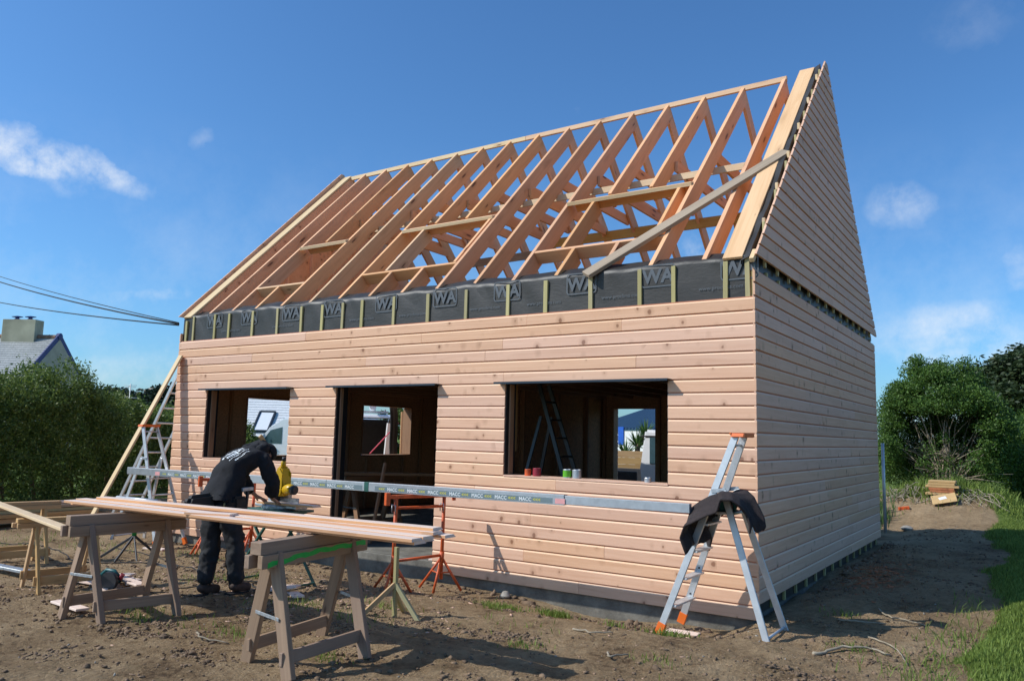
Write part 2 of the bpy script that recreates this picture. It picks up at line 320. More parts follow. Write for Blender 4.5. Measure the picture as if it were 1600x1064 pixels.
def tube_bm(bm, pts, rad, seg=10, cap=True):
    pts = [Vector(p) for p in pts]; rads = rad if isinstance(rad, (list, tuple)) else [rad]*len(pts)
    rings = []; prev = None
    for i, p in enumerate(pts):
        d = (pts[min(i+1, len(pts)-1)]-pts[max(i-1, 0)]).normalized()
        a = prev if prev is not None else (Vector((0, 0, 1)) if abs(d.z) < .9 else Vector((1, 0, 0)))
        u = (a - d*a.dot(d)).normalized(); v = d.cross(u); prev = u
        rings.append([bm.verts.new(p + (u*math.cos(2*PI*k/seg)+v*math.sin(2*PI*k/seg))*rads[i]) for k in range(seg)])
    for a, b in zip(rings, rings[1:]):
        for k in range(seg): bm.faces.new((a[k], a[(k+1) % seg], b[(k+1) % seg], b[k]))
    if cap:
        bm.faces.new(rings[0][::-1]); bm.faces.new(rings[-1])
def tube(parent, name, pts, rad, mat, seg=10):
    bm = bmesh.new(); tube_bm(bm, pts, rad, seg); me = bm_mesh(name, bm)
    me.polygons.foreach_set('use_smooth', [len(p.vertices) == 4 for p in me.polygons]); me.materials.append(M[mat])
    return link(name, me, None, parent)
def lathe(parent, name, prof, mat, mtx=None, seg=24):
    bm = bmesh.new(); rings = []
    for r, z in prof: rings.append([bm.verts.new((r*math.cos(2*PI*k/seg), r*math.sin(2*PI*k/seg), z)) for k in range(seg)])
    for a, b in zip(rings, rings[1:]):
        for k in range(seg): bm.faces.new((a[k], a[(k+1) % seg], b[(k+1) % seg], b[k]))
    if prof[0][0] > 1e-4: bm.faces.new(rings[0][::-1])
    if prof[-1][0] > 1e-4: bm.faces.new(rings[-1])
    bmesh.ops.remove_doubles(bm, verts=bm.verts, dist=1e-5)
    me = bm_mesh(name, bm); me.materials.append(M[mat])
    return link(name, me, None, parent, mtx)
def poly_prism(parent, name, pts2, depth, mat, mtx, bev=0):
    """outline in local XZ, extruded along local Y"""
    bm = bmesh.new(); a = [bm.verts.new((x, -depth/2, z)) for x, z in pts2]; b = [bm.verts.new((x, depth/2, z)) for x, z in pts2]
    bm.faces.new(a); bm.faces.new(b[::-1]); n = len(a)
    for i in range(n): bm.faces.new((a[i], b[i], b[(i+1) % n], a[(i+1) % n]))
    if bev: bmesh.ops.bevel(bm, geom=bm.edges[:], offset=bev, segments=2, affect='EDGES')
    me = bm_mesh(name, bm); me.materials.append(M[mat]); return link(name, me, None, parent, mtx)
def text_obj(parent, name, s, size, mat, mtx, offset=0.0, align='CENTER'):
    cu = bpy.data.curves.new(name, 'FONT'); cu.body = s; cu.size = size; cu.align_x = align; cu.offset = offset; cu.resolution_u = 2
    to = bpy.data.objects.new('tmp', cu); COL.objects.link(to)
    dg = bpy.context.evaluated_depsgraph_get(); me = bpy.data.meshes.new_from_object(to.evaluated_get(dg)); bpy.data.objects.remove(to)
    me.materials.clear(); me.materials.append(M[mat]); me.name = name
    return link(name, me, None, parent, mtx)
def copy_tree(o, parent=None):
    c = o.copy(); COL.objects.link(c); c.parent = parent
    for ch in [k for k in bpy.data.objects if k.parent == o]: copy_tree(ch, c)
    return c

# smooth value noise for the terrain
_tab = NR.rand(256, 256)
def vnoise(x, y):
    xi = np.floor(x).astype(int); yi = np.floor(y).astype(int); fx = x-xi; fy = y-yi
    fx = fx*fx*(3-2*fx); fy = fy*fy*(3-2*fy); a = _tab[xi % 256, yi % 256]; b = _tab[(xi+1) % 256, yi % 256]; c = _tab[xi % 256, (yi+1) % 256]; d = _tab[(xi+1) % 256, (yi+1) % 256]
    return (a*(1-fx)+b*fx)*(1-fy)+(c*(1-fx)+d*fx)*fy
def fbm(x, y, o=4):
    s = 0; a = .5
    for i in range(o): s = s+a*(vnoise(x*2**i+17*i, y*2**i+31*i)-.5); a *= .55
    return s
def sst(a, b, x): t = np.clip((x-a)/(b-a), 0, 1); return t*t*(3-2*t)
def turf_mask(x, y):
    edge = 1.65 + .12*np.sin(y*1.3) - .07*np.clip(y-6, 0, 8) + .55*fbm(x*1.4, y*1.4, 3)
    edge = np.where(y < -.5, 1.65-(y+.5)*.12, edge)
    t = sst(-.25, .35, x-edge)
    t = np.maximum(t, sst(13.5, 14.5, y)*sst(-12, -10, x))
    t = np.maximum(t, sst(60, 66, np.sqrt(x*x+y*y)))
    t = t*(1-sst(3.3, 3.9, x+.4*fbm(x*.0+2, y*.7, 3))*(1-sst(10, 12.5, y))*(1-sst(40, 46, x)))  # unseen soil strip past the lawn, added to warm the wall by bounced light
    return np.maximum(t, sst(-14.2, -15.2, x))
def gh(x, y, fine=True):
    x = np.asarray(x, float); y = np.asarray(y, float)
    h = np.zeros_like(x)
    front = sst(-1.25, -.45, y)*(1-sst(.8, 2.5, y))*sst(-11.5, -9.8, x)*(1-sst(-.35, .1, x))
    h -= front*.13
    h -= .10*np.exp(-((x+1.65)/.75)**2-((y+.05)/.33)**2)
    side = sst(-.1, .5, x+y*.0)*sst(-.2, 1.6, y)*(1-sst(9, 12, y))
    h += side*.075
    h += .10*sst(5, 14, y)*sst(-.5, 1.5, x)
    mound = np.exp(-((x-.35)/1.5)**4-((y-12.4)/1.6)**2)*(.62+.5*fbm(x*1.6, y*1.6, 3))
    h += mound*1.0
    tm = turf_mask(x, y)
    inside = (1-sst(12, 17, np.abs(x+4)))*(1-sst(10, 15, np.abs(y-1)))
    if fine:
        rough = .11*fbm(x*.9, y*.9, 3)+.055*fbm(x*3.2+9, y*3.2, 4)+.05*np.abs(fbm(x*9, y*9, 3))+.022*fbm(x*19+3, y*19, 2)
        calm = 1-.6*np.exp(-((y+.2)/.8)**2)*(x < .3)
        h += rough*inside*(1-.75*tm)*calm
        h += .05*sst(.4, 1, tm)*inside
    return h
def gz(x, y): return float(gh(np.array([x]), np.array([y]))[0])

# ------------------------------------------------------------------ ground
def axis(lo, hi, step, far, growth=1.25):
    a = list(np.arange(lo, hi+1e-6, step)); s = step; v = a[-1]; b = []
    while v < far: s *= growth; v += s; b.append(v)
    s = step; v = a[0]; c = []
    while v > -far: s *= growth; v -= s; c.append(v)
    return np.array(c[::-1]+a+b)
gx = axis(-9.0, 2.6, .036, 900); gy = axis(-5.2, 5.5, .036, 900)
X, Y = np.meshgrid(gx, gy, indexing='ij'); Z = gh(X, Y)
far = np.sqrt(X**2+Y**2); Z = Z - .0008*np.clip(far-60, 0, None)
nx, ny = X.shape
vv = np.stack([X, Y, Z], -1).reshape(-1, 3)
ii = np.arange((nx-1)*(ny-1)); i0 = (ii//(ny-1))*ny+ii % (ny-1)
quads = np.stack([i0, i0+ny, i0+ny+1, i0+1], -1)
def np_mesh(name, v, q, smooth=False):
    me = bpy.data.meshes.new(name); k = q.shape[1]
    me.vertices.add(len(v)); me.vertices.foreach_set('co', v.astype(np.float32).ravel())
    me.loops.add(q.size); me.loops.foreach_set('vertex_index', q.astype(np.int32).ravel())
    me.polygons.add(len(q)); me.polygons.foreach_set('loop_start', np.arange(0, q.size, k, dtype=np.int32))
    me.polygons.foreach_set('loop_total', np.full(len(q), k, dtype=np.int32))
    if smooth: me.polygons.foreach_set('use_smooth', np.ones(len(q), dtype=bool))
    me.update(calc_edges=True); me.validate(); return me
gm = np_mesh('ground', vv, quads, True)
at = gm.attributes.new('turf', 'FLOAT', 'POINT'); at.data.foreach_set('value', turf_mask(X, Y).ravel().astype(np.float32))
tag(link('ground', gm, 'ground'), kind='structure')

# ------------------------------------------------------------------ the timber house
HX, HD = 9.367, 6.769
house = thing('timber_house', 'unfinished timber house with larch boarding and a bare rafter roof', 'house')
def zr(y): return 3.44+1.013*y if y <= HD/2 else 3.44+1.013*(HD-y)     # rake of the gable boarding
MW = {'front': Matrix.Identity(4), 'side': Matrix.Translation((0, 0, 0)) @ Matrix.Rotation(PI/2, 4, 'Z'),
      'rear': Matrix.Translation((0, HD, 0)) @ Matrix.Rotation(PI, 4, 'Z'), 'left': Matrix.Translation((-HX, HD, 0)) @ Matrix.Rotation(-PI/2, 4, 'Z')}
PROF = [(.0225, 0), (.002, 0), (0, .002), (0, .1045), (.001, .1065), (.0105, .1185), (.0155, .1195), (.0155, ROW-.0005), (.0225, ROW-.0005)]
def clad(wall, ua, ub, z0, fa=None, fb=None, off=0, h=1.0, mat='clad'):
    """one cladding board; ua/ub along the wall, fa/fb give slanted ends as functions of z"""
    g = .0018; jit = R.uniform(-.0015, .0015)
    vs = []; n = len(PROF)
    for e, f in ((0, fa), (1, fb)):
        for d, z in PROF:
            z = z*h; u = (ua+g if e == 0 else ub-g) if f is None else f(z0+z)
            vs.append((u-ua, d+off*-1+jit, z))
    fs = [list(range(n))[::-1], list(range(n, 2*n))]+[[i, (i+1) % n, (i+1) % n+n, i+n] for i in range(n)]
    me = mesh('cladding_board', vs, fs)
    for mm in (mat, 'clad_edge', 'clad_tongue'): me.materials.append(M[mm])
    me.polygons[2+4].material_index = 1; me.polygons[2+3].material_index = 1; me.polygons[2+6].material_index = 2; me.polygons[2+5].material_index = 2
    return link('cladding_board', me, None, house, MW[wall] @ Matrix.Translation((ua, 0, z0)))
OPEN = [(-8.541, -6.605, 9, 17), (-5.678, -3.901, 0, 17), (-2.899, -.897, 9, 17)]
SPL = {22: [-6.35, -2.62, ], 21: [-4.2, -1.42], 20: [-7.5, -2.95], 19: [-5.15, -3.2], 18: [-6.9, -1.25], 17: [-3.9, -2.93], 8: [-6.1, -2.2], 7: [-3.3, -5.9], 6: [-2.55], 5: [-2.52, -7.4], 4: [-6.6], 3: [-1.6], 2: [-2.6], 1: [], 0: [-7.9, -1.9]}
for k in range(23):
    segs = [(-HX, 0.0)]
    for a, b, r0, r1 in OPEN:
        if r0 <= k < r1: segs = [s for q in segs for s in ([(q[0], a), (b, q[1])] if q[0] < a and q[1] > b else [q])]
    for a, b in segs:
        cuts = sorted(c for c in SPL.get(k, []) if a+.3 < c < b-.3)
        pts = [a]+cuts+[b]
        for p, q in zip(pts, pts[1:]): clad('front', p, q, k*ROW)
for k in range(24):                                                   # right-hand end wall, shaded
    z0 = .144+k*ROW; c = [0, .0+R.choice([2.1, 2.9, 3.6, 4.3, 5.0])+R.uniform(-.2, .2), HD]
    for p, q in zip(c, c[1:]): clad('side', p, q, z0)
def gable(wall, off):
    flip = wall == 'left'
    for k in range(26):
        z0 = 3.44+k*ROW; h = 1.0
        if z0 > 6.80: break
        h = min(1.0, (6.868-z0)/ROW)
        ylo = lambda z: max((z-3.44)/1.013-.035, -.04); yhi = lambda z: HD-ylo(z)
        fa, fb = ylo, yhi
        a = ylo(z0); b = yhi(z0); mid = a+(b-a)*R.uniform(.3, .7)
        if b-a > 3:
            clad(wall, a, mid, z0, fa=(lambda z, f=fa: f(z)), off=off, h=h).name; clad(wall, mid, b, z0, fb=(lambda z, f=fb: f(z)), off=off, h=h)
        else: clad(wall, a, b, z0, fa=fa, fb=fb, off=off, h=h)
gable('side', .032); gable('left', .032)
for k in range(0, 23):                                                # rear and left walls
    z0 = .132+k*ROW
    segs = [(0, HX)]
    def cut(segs, a, b): return [s for q in segs for s in ([(q[0], a), (b, q[1])] if q[0] < a and q[1] > b else [q])]
    if k < 16: segs = cut(segs, 3.88, 4.76)
    for p, q in segs: clad('rear', p, q, z0)
    segs = [(0, HD)]
    if 8 <= k < 16: segs = cut(cut(segs, HD-5.55, HD-4.06), HD-2.75, HD-1.24)
    for p, q in segs: clad('left', p, q, z0)
# battens: front strip above the boarding, and round the end wall
for x, zt in [(-9.246, 3.37), (-9.055, 3.43), (-8.503, 3.43), (-8.145, 3.42), (-7.581, 3.42), (-7.012, 3.42), (-6.493, 3.41), (-6.066, 3.40), (-5.663, 3.40), (-5.295, 3.41), (-4.717, 3.41), (-4.136, 3.40), (-3.531, 3.40), (-2.91, 3.41), (-2.391, 3.41), (-1.808, 3.41), (-1.221, 3.42), (-.843, 3.42), (-.300, 3.41), (-.075, 3.43)]:
    w = .050+R.uniform(-.004, .004)
    bar(house, 'batten', (x, .036, 2.95), (x+R.uniform(-.006, .006), .036, zt), w, .027, 'batt', upv=(0, 1, 0))
for i in range(15):
    y = .06+i*.46
    bar(house, 'batten', (-.036, y, .035), (-.036, y, 3.36), .04, .027, 'batt', upv=(1, 0, 0))
    if i: bar(house, 'batten', (-.012, y-.13, 3.385), (-.012, y-.13, min(zr(y-.13)+.03, 6.85)), .04, .027, 'batt', upv=(1, 0, 0))
bar(house, 'batten', (-.02, -.02, 3.385), (-.02, .10, 3.50), .045, .05, 'pale')
for i in range(6):                                              # batten ends poking above the rake
    y = .45+i*.52
    if y < 3.3: box(house, 'batten_end', (-.045, y-.02, zr(y)-.06), (-.012, y+.02, zr(y)+.025), 'pale', .004)
# wall shell
def shell(wall, u0, u1, z0, z1, holes, mat, d0, d1, name):
    """a wall layer with openings, built as butted panels"""
    us = sorted({u0, u1, *[h[0] for h in holes], *[h[1] for h in holes]})
    for a, b in zip(us, us[1:]):
        zz = [(z0, z1)]
        for h in holes:
            if h[0] <= a+1e-6 and b-1e-6 <= h[1]: zz = [s for q in zz for s in ((q[0], h[2]), (h[3], q[1])) if s[1]-s[0] > .01]
        for p, q in zz:
            vs = [(x, y, z) for x in (a, b) for y in (d0, d1) for z in (p, q)]
            me = mesh(name, vs, [(0, 1, 3, 2), (4, 6, 7, 5), (0, 4, 5, 1), (2, 3, 7, 6), (0, 2, 6, 4), (1, 5, 7, 3)]); me.materials.append(M[mat])
            link(name, me, None, house, MW[wall])
fh = [(a, b, r0*ROW+(.10 if r0 == 0 else 0), r1*ROW) for a, b, r0, r1 in OPEN]
shell('front', -HX+.05, -.05, .10, 3.40, fh, 'memb', .0495, .058, 'wall_membrane')
shell('front', -HX+.05, -.05, .10, 3.38, fh, 'osb', .059, .20, 'wall_panel')
lh = [(HD-5.55, HD-4.06, 1.17, 2.2), (HD-2.75, HD-1.24, 1.19, 2.2)]
rh = [(3.88, 4.76, .11, 2.22)]
shell('side', .06, HD-.06, .03, 3.44, [], 'memb', .0495, .058, 'wall_membrane'); shell('side', .06, HD-.06, .10, 3.38, [], 'osb', .059, .20, 'wall_panel')
shell('rear', .21, HX-.21, .10, 3.38, rh, 'osb', .03, .20, 'wall_panel'); shell('left', .06, HD-.06, .10, 3.38, lh, 'osb', .03, .20, 'wall_panel')
for (xw, nm) in ((-.325, 'R'), (-HX+.05, 'L')):                        # gable wall cores up to the rafters
    y0, y1 = .06, HD-.06
    bm = bmesh.new(); pr = [(y0, 3.385), (y1, 3.385), (y1, 3.43), (HD/2, 6.75), (y0, 3.43)]
    w = .19
    a = [bm.verts.new((xw, y, z)) for y, z in pr]; b = [bm.verts.new((xw+w, y, z)) for y, z in pr]
    bm.faces.new(a); bm.faces.new(b[::-1])
    for i in range(5): bm.faces.new((a[i], b[i], b[(i+1) % 5], a[(i+1) % 5]))
    me = bm_mesh('gable_wall_core', bm); me.materials.append(M['raft']); link('gable_wall_core', me, None, house)
    if nm == 'R':
        bm = bmesh.new(); pr = [(-.03, 3.37), (HD+.03, 3.37), (HD/2, 6.83)]
        # membrane strip standing between the core and the boarding, wavy top edge
        n = 60; lo = []; hi = []; vs = []
        for side in (0, 1):
            x0 = -.134 if side == 0 else -.05
            for i in range(n+1):
                y = HD*i/n; zt = zr(y)-.01+.012*math.sin(i*1.7)+.01*math.sin(i*.61); vs += [(x0+(.02*math.sin(i*.9)+.012*math.sin(i*2.3) if side == 0 else 0), y, zt-(.035 if side == 0 else 0)), (x0, y, 3.36)]
        fs = []
        k = 2*(n+1)
        for i in range(n):
            a0 = 2*i; fs += [(a0, a0+1, a0+3, a0+2), (k+a0, k+a0+2, k+a0+3, k+a0+1), (a0, a0+2, k+a0+2, k+a0)]
        link('gable_membrane', mesh('gable_membrane', vs, fs), 'memb', house)
for s in (0, 1):                                                    # planks capping the right gable
    ya, yb = (.02, HD/2) if s == 0 else (HD-.02, HD/2)
    bar(house, 'gable_plank', (-.222, ya, 3.43), (-.222, yb, 3.43+abs(yb-ya)*1.0+.02), .20, .03, 'pale' if s else 'raft2', upv=(0, 0, 1))
    bar(house, 'gable_plank', (-HX+.15, ya, 3.42), (-HX+.15, yb, 3.42+abs(yb-ya)*1.0), .20, .03, 'pale')
# inside: studs, partition, floors
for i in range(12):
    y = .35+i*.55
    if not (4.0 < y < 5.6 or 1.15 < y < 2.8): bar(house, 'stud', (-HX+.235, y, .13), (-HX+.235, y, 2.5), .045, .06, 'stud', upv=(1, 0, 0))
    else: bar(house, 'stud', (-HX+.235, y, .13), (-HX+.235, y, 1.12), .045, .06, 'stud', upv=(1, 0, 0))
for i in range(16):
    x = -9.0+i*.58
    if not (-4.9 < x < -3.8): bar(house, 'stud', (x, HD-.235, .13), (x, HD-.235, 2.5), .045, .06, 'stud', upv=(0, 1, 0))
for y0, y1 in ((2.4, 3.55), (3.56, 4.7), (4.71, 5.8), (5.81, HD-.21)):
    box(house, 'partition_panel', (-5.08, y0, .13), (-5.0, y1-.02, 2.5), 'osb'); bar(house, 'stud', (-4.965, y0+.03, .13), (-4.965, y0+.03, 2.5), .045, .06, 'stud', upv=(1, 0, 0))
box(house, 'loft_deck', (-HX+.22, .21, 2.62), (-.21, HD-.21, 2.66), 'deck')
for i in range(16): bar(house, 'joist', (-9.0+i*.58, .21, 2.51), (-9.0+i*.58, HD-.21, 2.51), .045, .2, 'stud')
box(house, 'floor_slab', (-HX+.06, .045, -.6), (-.06, HD-.05, .115), 'conc', .008)
for a, b, z0, z1 in fh:                                              # dark linings and metal drip flashings
    box(house, 'opening_lining', (a-.004, .022, z0), (a+.012, .215, z1), 'black', 0); box(house, 'opening_lining', (b-.012, .022, z0), (b+.004, .215, z1), 'black', 0)
    if z0 > .5: box(house, 'opening_sill', (a, -.002, z0-.012), (b, .22, z0+.006), 'clad', .002)
for a, b in ((-8.60, -6.55), (-5.765, -3.86), (-2.985, -.855)):
    f = box(house, 'drip_flashing', (a, -.115, 17*ROW-.004), (b, .2, 17*ROW+.004), 'flash', 0)
    box(f, 'drip_edge', (0, 0, 0), (b-a, .006, .016), 'flash', 0).matrix_basis = Matrix.Translation((0, -.156, -.012))
bar(house, 'reveal_board', (-8.515, .12, 1.2), (-8.515, .12, 2.23), .09, .02, 'stud', upv=(1, 0, 0))
bar(house, 'reveal_board', (-5.655, .09, .13), (-5.655, .09, 2.23), .05, .02, 'stud', upv=(1, 0, 0))
bar(house, 'reveal_board', (-2.875, .11, 1.2), (-2.875, .11, 2.23), .08, .02, 'stud', upv=(1, 0, 0))
# frames of the far openings
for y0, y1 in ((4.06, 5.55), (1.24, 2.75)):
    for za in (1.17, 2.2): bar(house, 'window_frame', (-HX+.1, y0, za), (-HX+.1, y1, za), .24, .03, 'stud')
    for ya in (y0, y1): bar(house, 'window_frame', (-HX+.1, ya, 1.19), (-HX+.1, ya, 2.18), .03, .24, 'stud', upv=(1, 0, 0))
# roof frame
XR = [-.54, -1.12, -1.705, -2.29, -2.875, -3.46, -4.05, -4.635, -5.225, -5.81, -6.405, -7.0, -7.595, -8.16, -8.72, -9.20]
RD, RW = .215, .044
nrm = Vector((0, -1, 1)).normalized()
def rafter(x, y0, y1, mat='raft', rear=False, w=RW, name='rafter'):
    f = (lambda y: (x, y, 3.39+y)) if not rear else (lambda y: (x, HD-y, 3.39+y))
    n = Vector((0, -1, 1)).normalized() if not rear else Vector((0, 1, 1)).normalized()
    p0 = Vector(f(y0))-n*RD/2; p1 = Vector(f(y1))-n*RD/2
    return bar(house, name, p0, p1, w, RD, mat, upv=n, bev=.002)
WIN = [(13, 11), (9, 6), (4, 1)]
cutset = {12: (.505, 1.39), 8: (.505, 1.39), 7: (.505, 1.39), 3: (.505, 1.39), 2: (.505, 1.39)}
for i, x in enumerate(XR):
    mt = 'raft2' if i in (10,) else ('raft' if i != 5 else 'raft')
    w = .05 if i else .05
    x = x+R.uniform(-.006, .006)
    if i in cutset:
        rafter(x, .08, cutset[i][0]-.02, mt, w=w, name='jack_rafter'); rafter(x, cutset[i][1]+.03, 3.36, mt, w=w, name='jack_rafter')
    else: rafter(x, .08, 3.36, mt, w=w)
    rafter(x, .08, 3.36, 'raft', True, w=w-.006)
    if 0 < i < 14:
        bar(house, 'collar_tie', (x-.05, 2.22, 5.38), (x-.05, HD-2.22, 5.38), .045, .16, 'raft')
        if i % 2 == 0: bar(house, 'collar_tie', (x+.05, 2.14, 5.28), (x+.05, HD-2.14, 5.28), .04, .15, 'raft')
rafter(-5.36, .53, 1.36, 'raft2', name='trimmer'); rafter(-4.13, .53, 1.36, 'raft', name='trimmer')
rafter(-2.47, .53, 1.36, 'raft', name='trimmer'); rafter(-1.29, .53, 1.36, 'raft', name='trimmer')
def header(x0, x1, y, proud, mat, h=.17, w=.045):
    n = nrm; c = Vector((0, y, 3.39+y)) - n*(h/2-proud)
    return bar(house, 'header', (x0, c.y, c.z), (x1, c.y, c.z), w, h, mat, upv=n)
header(-8.135, -7.03, .505, 0, 'raft2'); header(-5.785, -4.08, .505, 0, 'raft'); header(-2.85, -1.15, .505, 0, 'raft')
for a, b in ((-8.10, -7.0), (-5.79, -4.08), (-2.86, -1.13)):        # the upper headers lie on their flat
    p = Vector((0, 1.36, 3.39+1.36)) + nrm*.004
    bar(house, 'header', (a, p.y, p.z-.02), (b, p.y, p.z-.02), .13, .05, 'pale', upv=Vector((0, -.35, 1)))
    bar(house, 'header', (a+.05, 1.46, 4.72), (b-.0, 1.46, 4.72), .045, .15, 'raft', upv=nrm)
bar(house, 'ridge_board', (-9.20, HD/2, 6.735), (-4.9, HD/2, 6.745), .045, .075, 'pale'); bar(house, 'ridge_board', (-4.897, HD/2, 6.745), (-.50, HD/2, 6.75), .045, .075, 'raft2')
for p in ((-7.2, -3.1), (-3.05, -.56)):
    bar(house, 'bracing_board', (p[0], 2.04, 5.09), (p[1], 2.04, 5.09), .03, .09, 'pale')
bar(house, 'bracing_board', (-5.2, 4.68, 5.20), (-.56, 4.68, 5.20), .03, .17, 'yellow')
bar(house, 'bracing_board', (-7.2, 4.72, 5.02), (-5.1, 4.72, 5.05), .03, .15, 'old')
bar(house, 'wall_plate', (-9.2, .13, 3.40), (-.32, .13, 3.40), .12, .045, 'raft'); bar(house, 'wall_plate', (-9.2, HD-.13, 3.40), (-.32, HD-.13, 3.40), .12, .045, 'raft')
# studs and panels of the knee wall inside the left gable
for i in range(6): bar(house, 'stud', (-9.1, .8+i*.55, 2.68), (-9.1, .8+i*.55, 3.39+.8+i*.55-.3 if i < 5 else 6.2), .045, .08, 'raft', upv=(1, 0, 0))
# wrinkled membrane round the eaves, with its print
n1, n2 = 240, 14; vs = []
for i in range(n1+1):
    x = -HX+.02+(HX-.05)*i/n1
    for j in range(n2+1):
        s = j/n2
        wr = .009*math.sin(x*7.3+math.sin(x*2.1)*3+s*4)+.006*math.sin(x*19+s*9+2*math.sin(x*3.3))*(.3+s)
        if s < .8: y, z = .044+wr*s, 2.98+.48*(s/.8)+.0
        else:
            q = (s-.8)/.2; y, z = .044+wr+.20*q, 3.46+.014*math.sin(x*3.1)*.6+.012*math.sin(q*PI)+.16*q*q*.6
        if .7 < s: z += .010*math.sin(x*5.0+1.3*math.sin(x*1.7))
        vs.append((x, y, z))
fs = [(i*(n2+1)+j, (i+1)*(n2+1)+j, (i+1)*(n2+1)+j+1, i*(n2+1)+j+1) for i in range(n1) for j in range(n2)]
mem = link('eaves_membrane', mesh('eaves_membrane', vs, fs, True), 'memb', house)
RX = Matrix.Rotation(PI/2, 4, 'X')
for x in (-8.52, -7.67, -6.72, -5.85, -4.86, -3.87, -2.93, -1.93, -1.02, -.16):
    text_obj(mem, 'printed_logo', 'WA', .20, 'ink', Matrix.Translation((x, .033, 3.265)) @ RX, offset=.007)
    w, h, t = .19, .24, .014; z0 = 3.215; pts = []
    out = []; inn = []
    for cx, cz, a0 in ((w-.04, z0+.04, -90), (w-.04, z0+h-.04, 0), (-w+.04, z0+h-.04, 90), (-w+.04, z0+.04, 180)):
        for a in (0, 30, 60, 90):
            an = math.radians(a0+a); out.append((cx+.04*math.cos(an), cz+.04*math.sin(an))); inn.append((cx+(.04-t)*math.cos(an), cz+(.04-t)*math.sin(an)))
    m_ = len(out); link('printed_frame', mesh('printed_frame', [(a+x, .0335, b) for a, b in out+inn], [(i, (i+1) % m_, (i+1) % m_+m_, i+m_) for i in range(m_)]), 'ink', mem)
for x in (-8.1, -6.9, -5.3, -4.4, -3.25, -2.42, -1.45, -.35):
    text_obj(mem, 'printed_address', 'www.proclima.com', .058, 'ink', Matrix.Translation((x, .034, 3.135)) @ RX)

# ------------------------------------------------------------------ loose timber on and against the house
def solo_bar(name, p0, p1, w, h, mat, label, cat, upv=(0, 0, 1), group=None):
    return tag(bar(None, name, p0, p1, w, h, mat, upv), label, cat, group)
solo_bar('weathered_plank', Vector((-1.84, -.03, 3.39-.03+.05)), Vector((-.07, 1.56, 3.39+1.56+.05)), .15, .045, 'grey', 'long weathered grey plank lying diagonally across the rafters beside the right gable', 'plank', upv=nrm)
solo_bar('leaning_board', (-9.78, -1.10, gz(-9.78, -1.1)-.01), (-9.245, -.03, 2.80), .165, .028, 'pale', 'fresh pale board leaning against the left corner of the timber house', 'board', upv=(-.25, -1, .3))
tube(None, 'grey_pole', [(.05, 6.90, .2), (.055, 6.88, 1.66)], .024, 'alu2').name
tag(bpy.data.objects['grey_pole'], 'thin grey pole standing at the far corner of the shaded end wall', 'pole')

# ------------------------------------------------------------------ stepladders
def stepladder(label, loc, rz):
    """front rails lean towards +x; origin between the feet on the ground"""
    t = thing('stepladder', label, 'stepladder', loc, rz, 'stepladders carrying the aluminium beam')
    H = 1.74; wb, wt_ = .26, .12
    def rail_pt(s, z): f = z/H; return Vector((-.50+.66*f, s*(wb+(wt_-wb)*f), z))
    for s in (-1, 1):
        r = bar(t, 'front_rail', rail_pt(s, .03), rail_pt(s, H), .022, .062, 'alu2', upv=(1, 0, .2))
        bar(t, 'rubber_foot', rail_pt(s, -.01), rail_pt(s, .085), .034, .074, 'orangep', upv=(1, 0, .2))
        top = rail_pt(s, 1.26)+Vector((.09, s*.018, 0))
        l = bar(t, 'rear_leg', top, (.47, s*.285, .0), .020, .058, 'alu2', upv=(1, 0, .3))
        bar(t, 'hinge_plate', rail_pt(s, 1.255)+Vector((-.02, s*.016, 0)), top+Vector((.02, 0, .01)), .006, .035, 'galv', upv=(0, 0, 1))
        for k in range(1, 5): lathe(r, 'rivet', [(.0, -.003), (.009, -.003), (.009, .003), (.0, .003)], 'darkp', Matrix.Translation((.24*k*1.1, s*-.013 if False else s*.0135, 0)) @ Matrix.Rotation(PI/2, 4, 'X'), 10)
    for k in range(1, 5):
        z = .24*k; a, b = rail_pt(-1, z), rail_pt(1, z); bar(t, 'tread', a+Vector((.02, .0, 0)), b+Vector((.02, 0, 0)), .085, .018, 'alu2')
    z = 1.07; a, b = rail_pt(-1, z), rail_pt(1, z); bar(t, 'platform', a+Vector((.12, 0, 0)), b+Vector((.12, 0, 0)), .25, .022, 'alu')
    a, b = rail_pt(-1, 1.66), rail_pt(1, 1.66); tube(t, 'handrail', [a, b], .011, 'alu2')
    tray = poly_prism(t, 'tool_tray', [(-.16, 0), (.16, 0), (.15, .035), (-.15, .035)], .12, 'orangep', Matrix.Translation((.185, 0, H-.01)) @ Matrix.Rotation(PI/2, 4, 'Z'), .006)
    bar(tray, 'tray_lip', (-.16, .06, .03), (.16, .06, .03), .012, .02, 'orangep')
    tube(t, 'rear_crossbar', [(.445, -.28, .09), (.445, .28, .09)], .012, 'alu2')
    return t
lad = stepladder('aluminium stepladder with orange top at the near corner, brown fleece hung on its platform', (-.165, -.50, 0), 0)
lad.location.z = gz(-.65, -.5)*.5+gz(.3, -.45)*.5
lad2 = copy_tree(lad); lad2.location = (-9.05, -.47, -.09); lad2.rotation_euler = (0, 0, math.radians(186))
lad2['label'] = 'aluminium stepladder with orange top at the left end, under the far end of the beam'
# labels and tape on the near ladder
sr = [c for c in bpy.data.objects if c.parent == lad and c.name.startswith('front_rail')][0]
bar(sr, 'blue_sticker', (1.12, -.0118, 0), (1.22, -.0118, 0), .0012, .058, 'blue', bev=0)
bar(sr, 'white_sticker', (1.30, -.0118, 0), (1.50, -.0118, 0), .0012, .05, 'inkw', bev=0); bar(sr, 'white_sticker', (.98, -.0118, 0), (1.10, -.0118, 0), .0012, .05, 'inkw', bev=0)

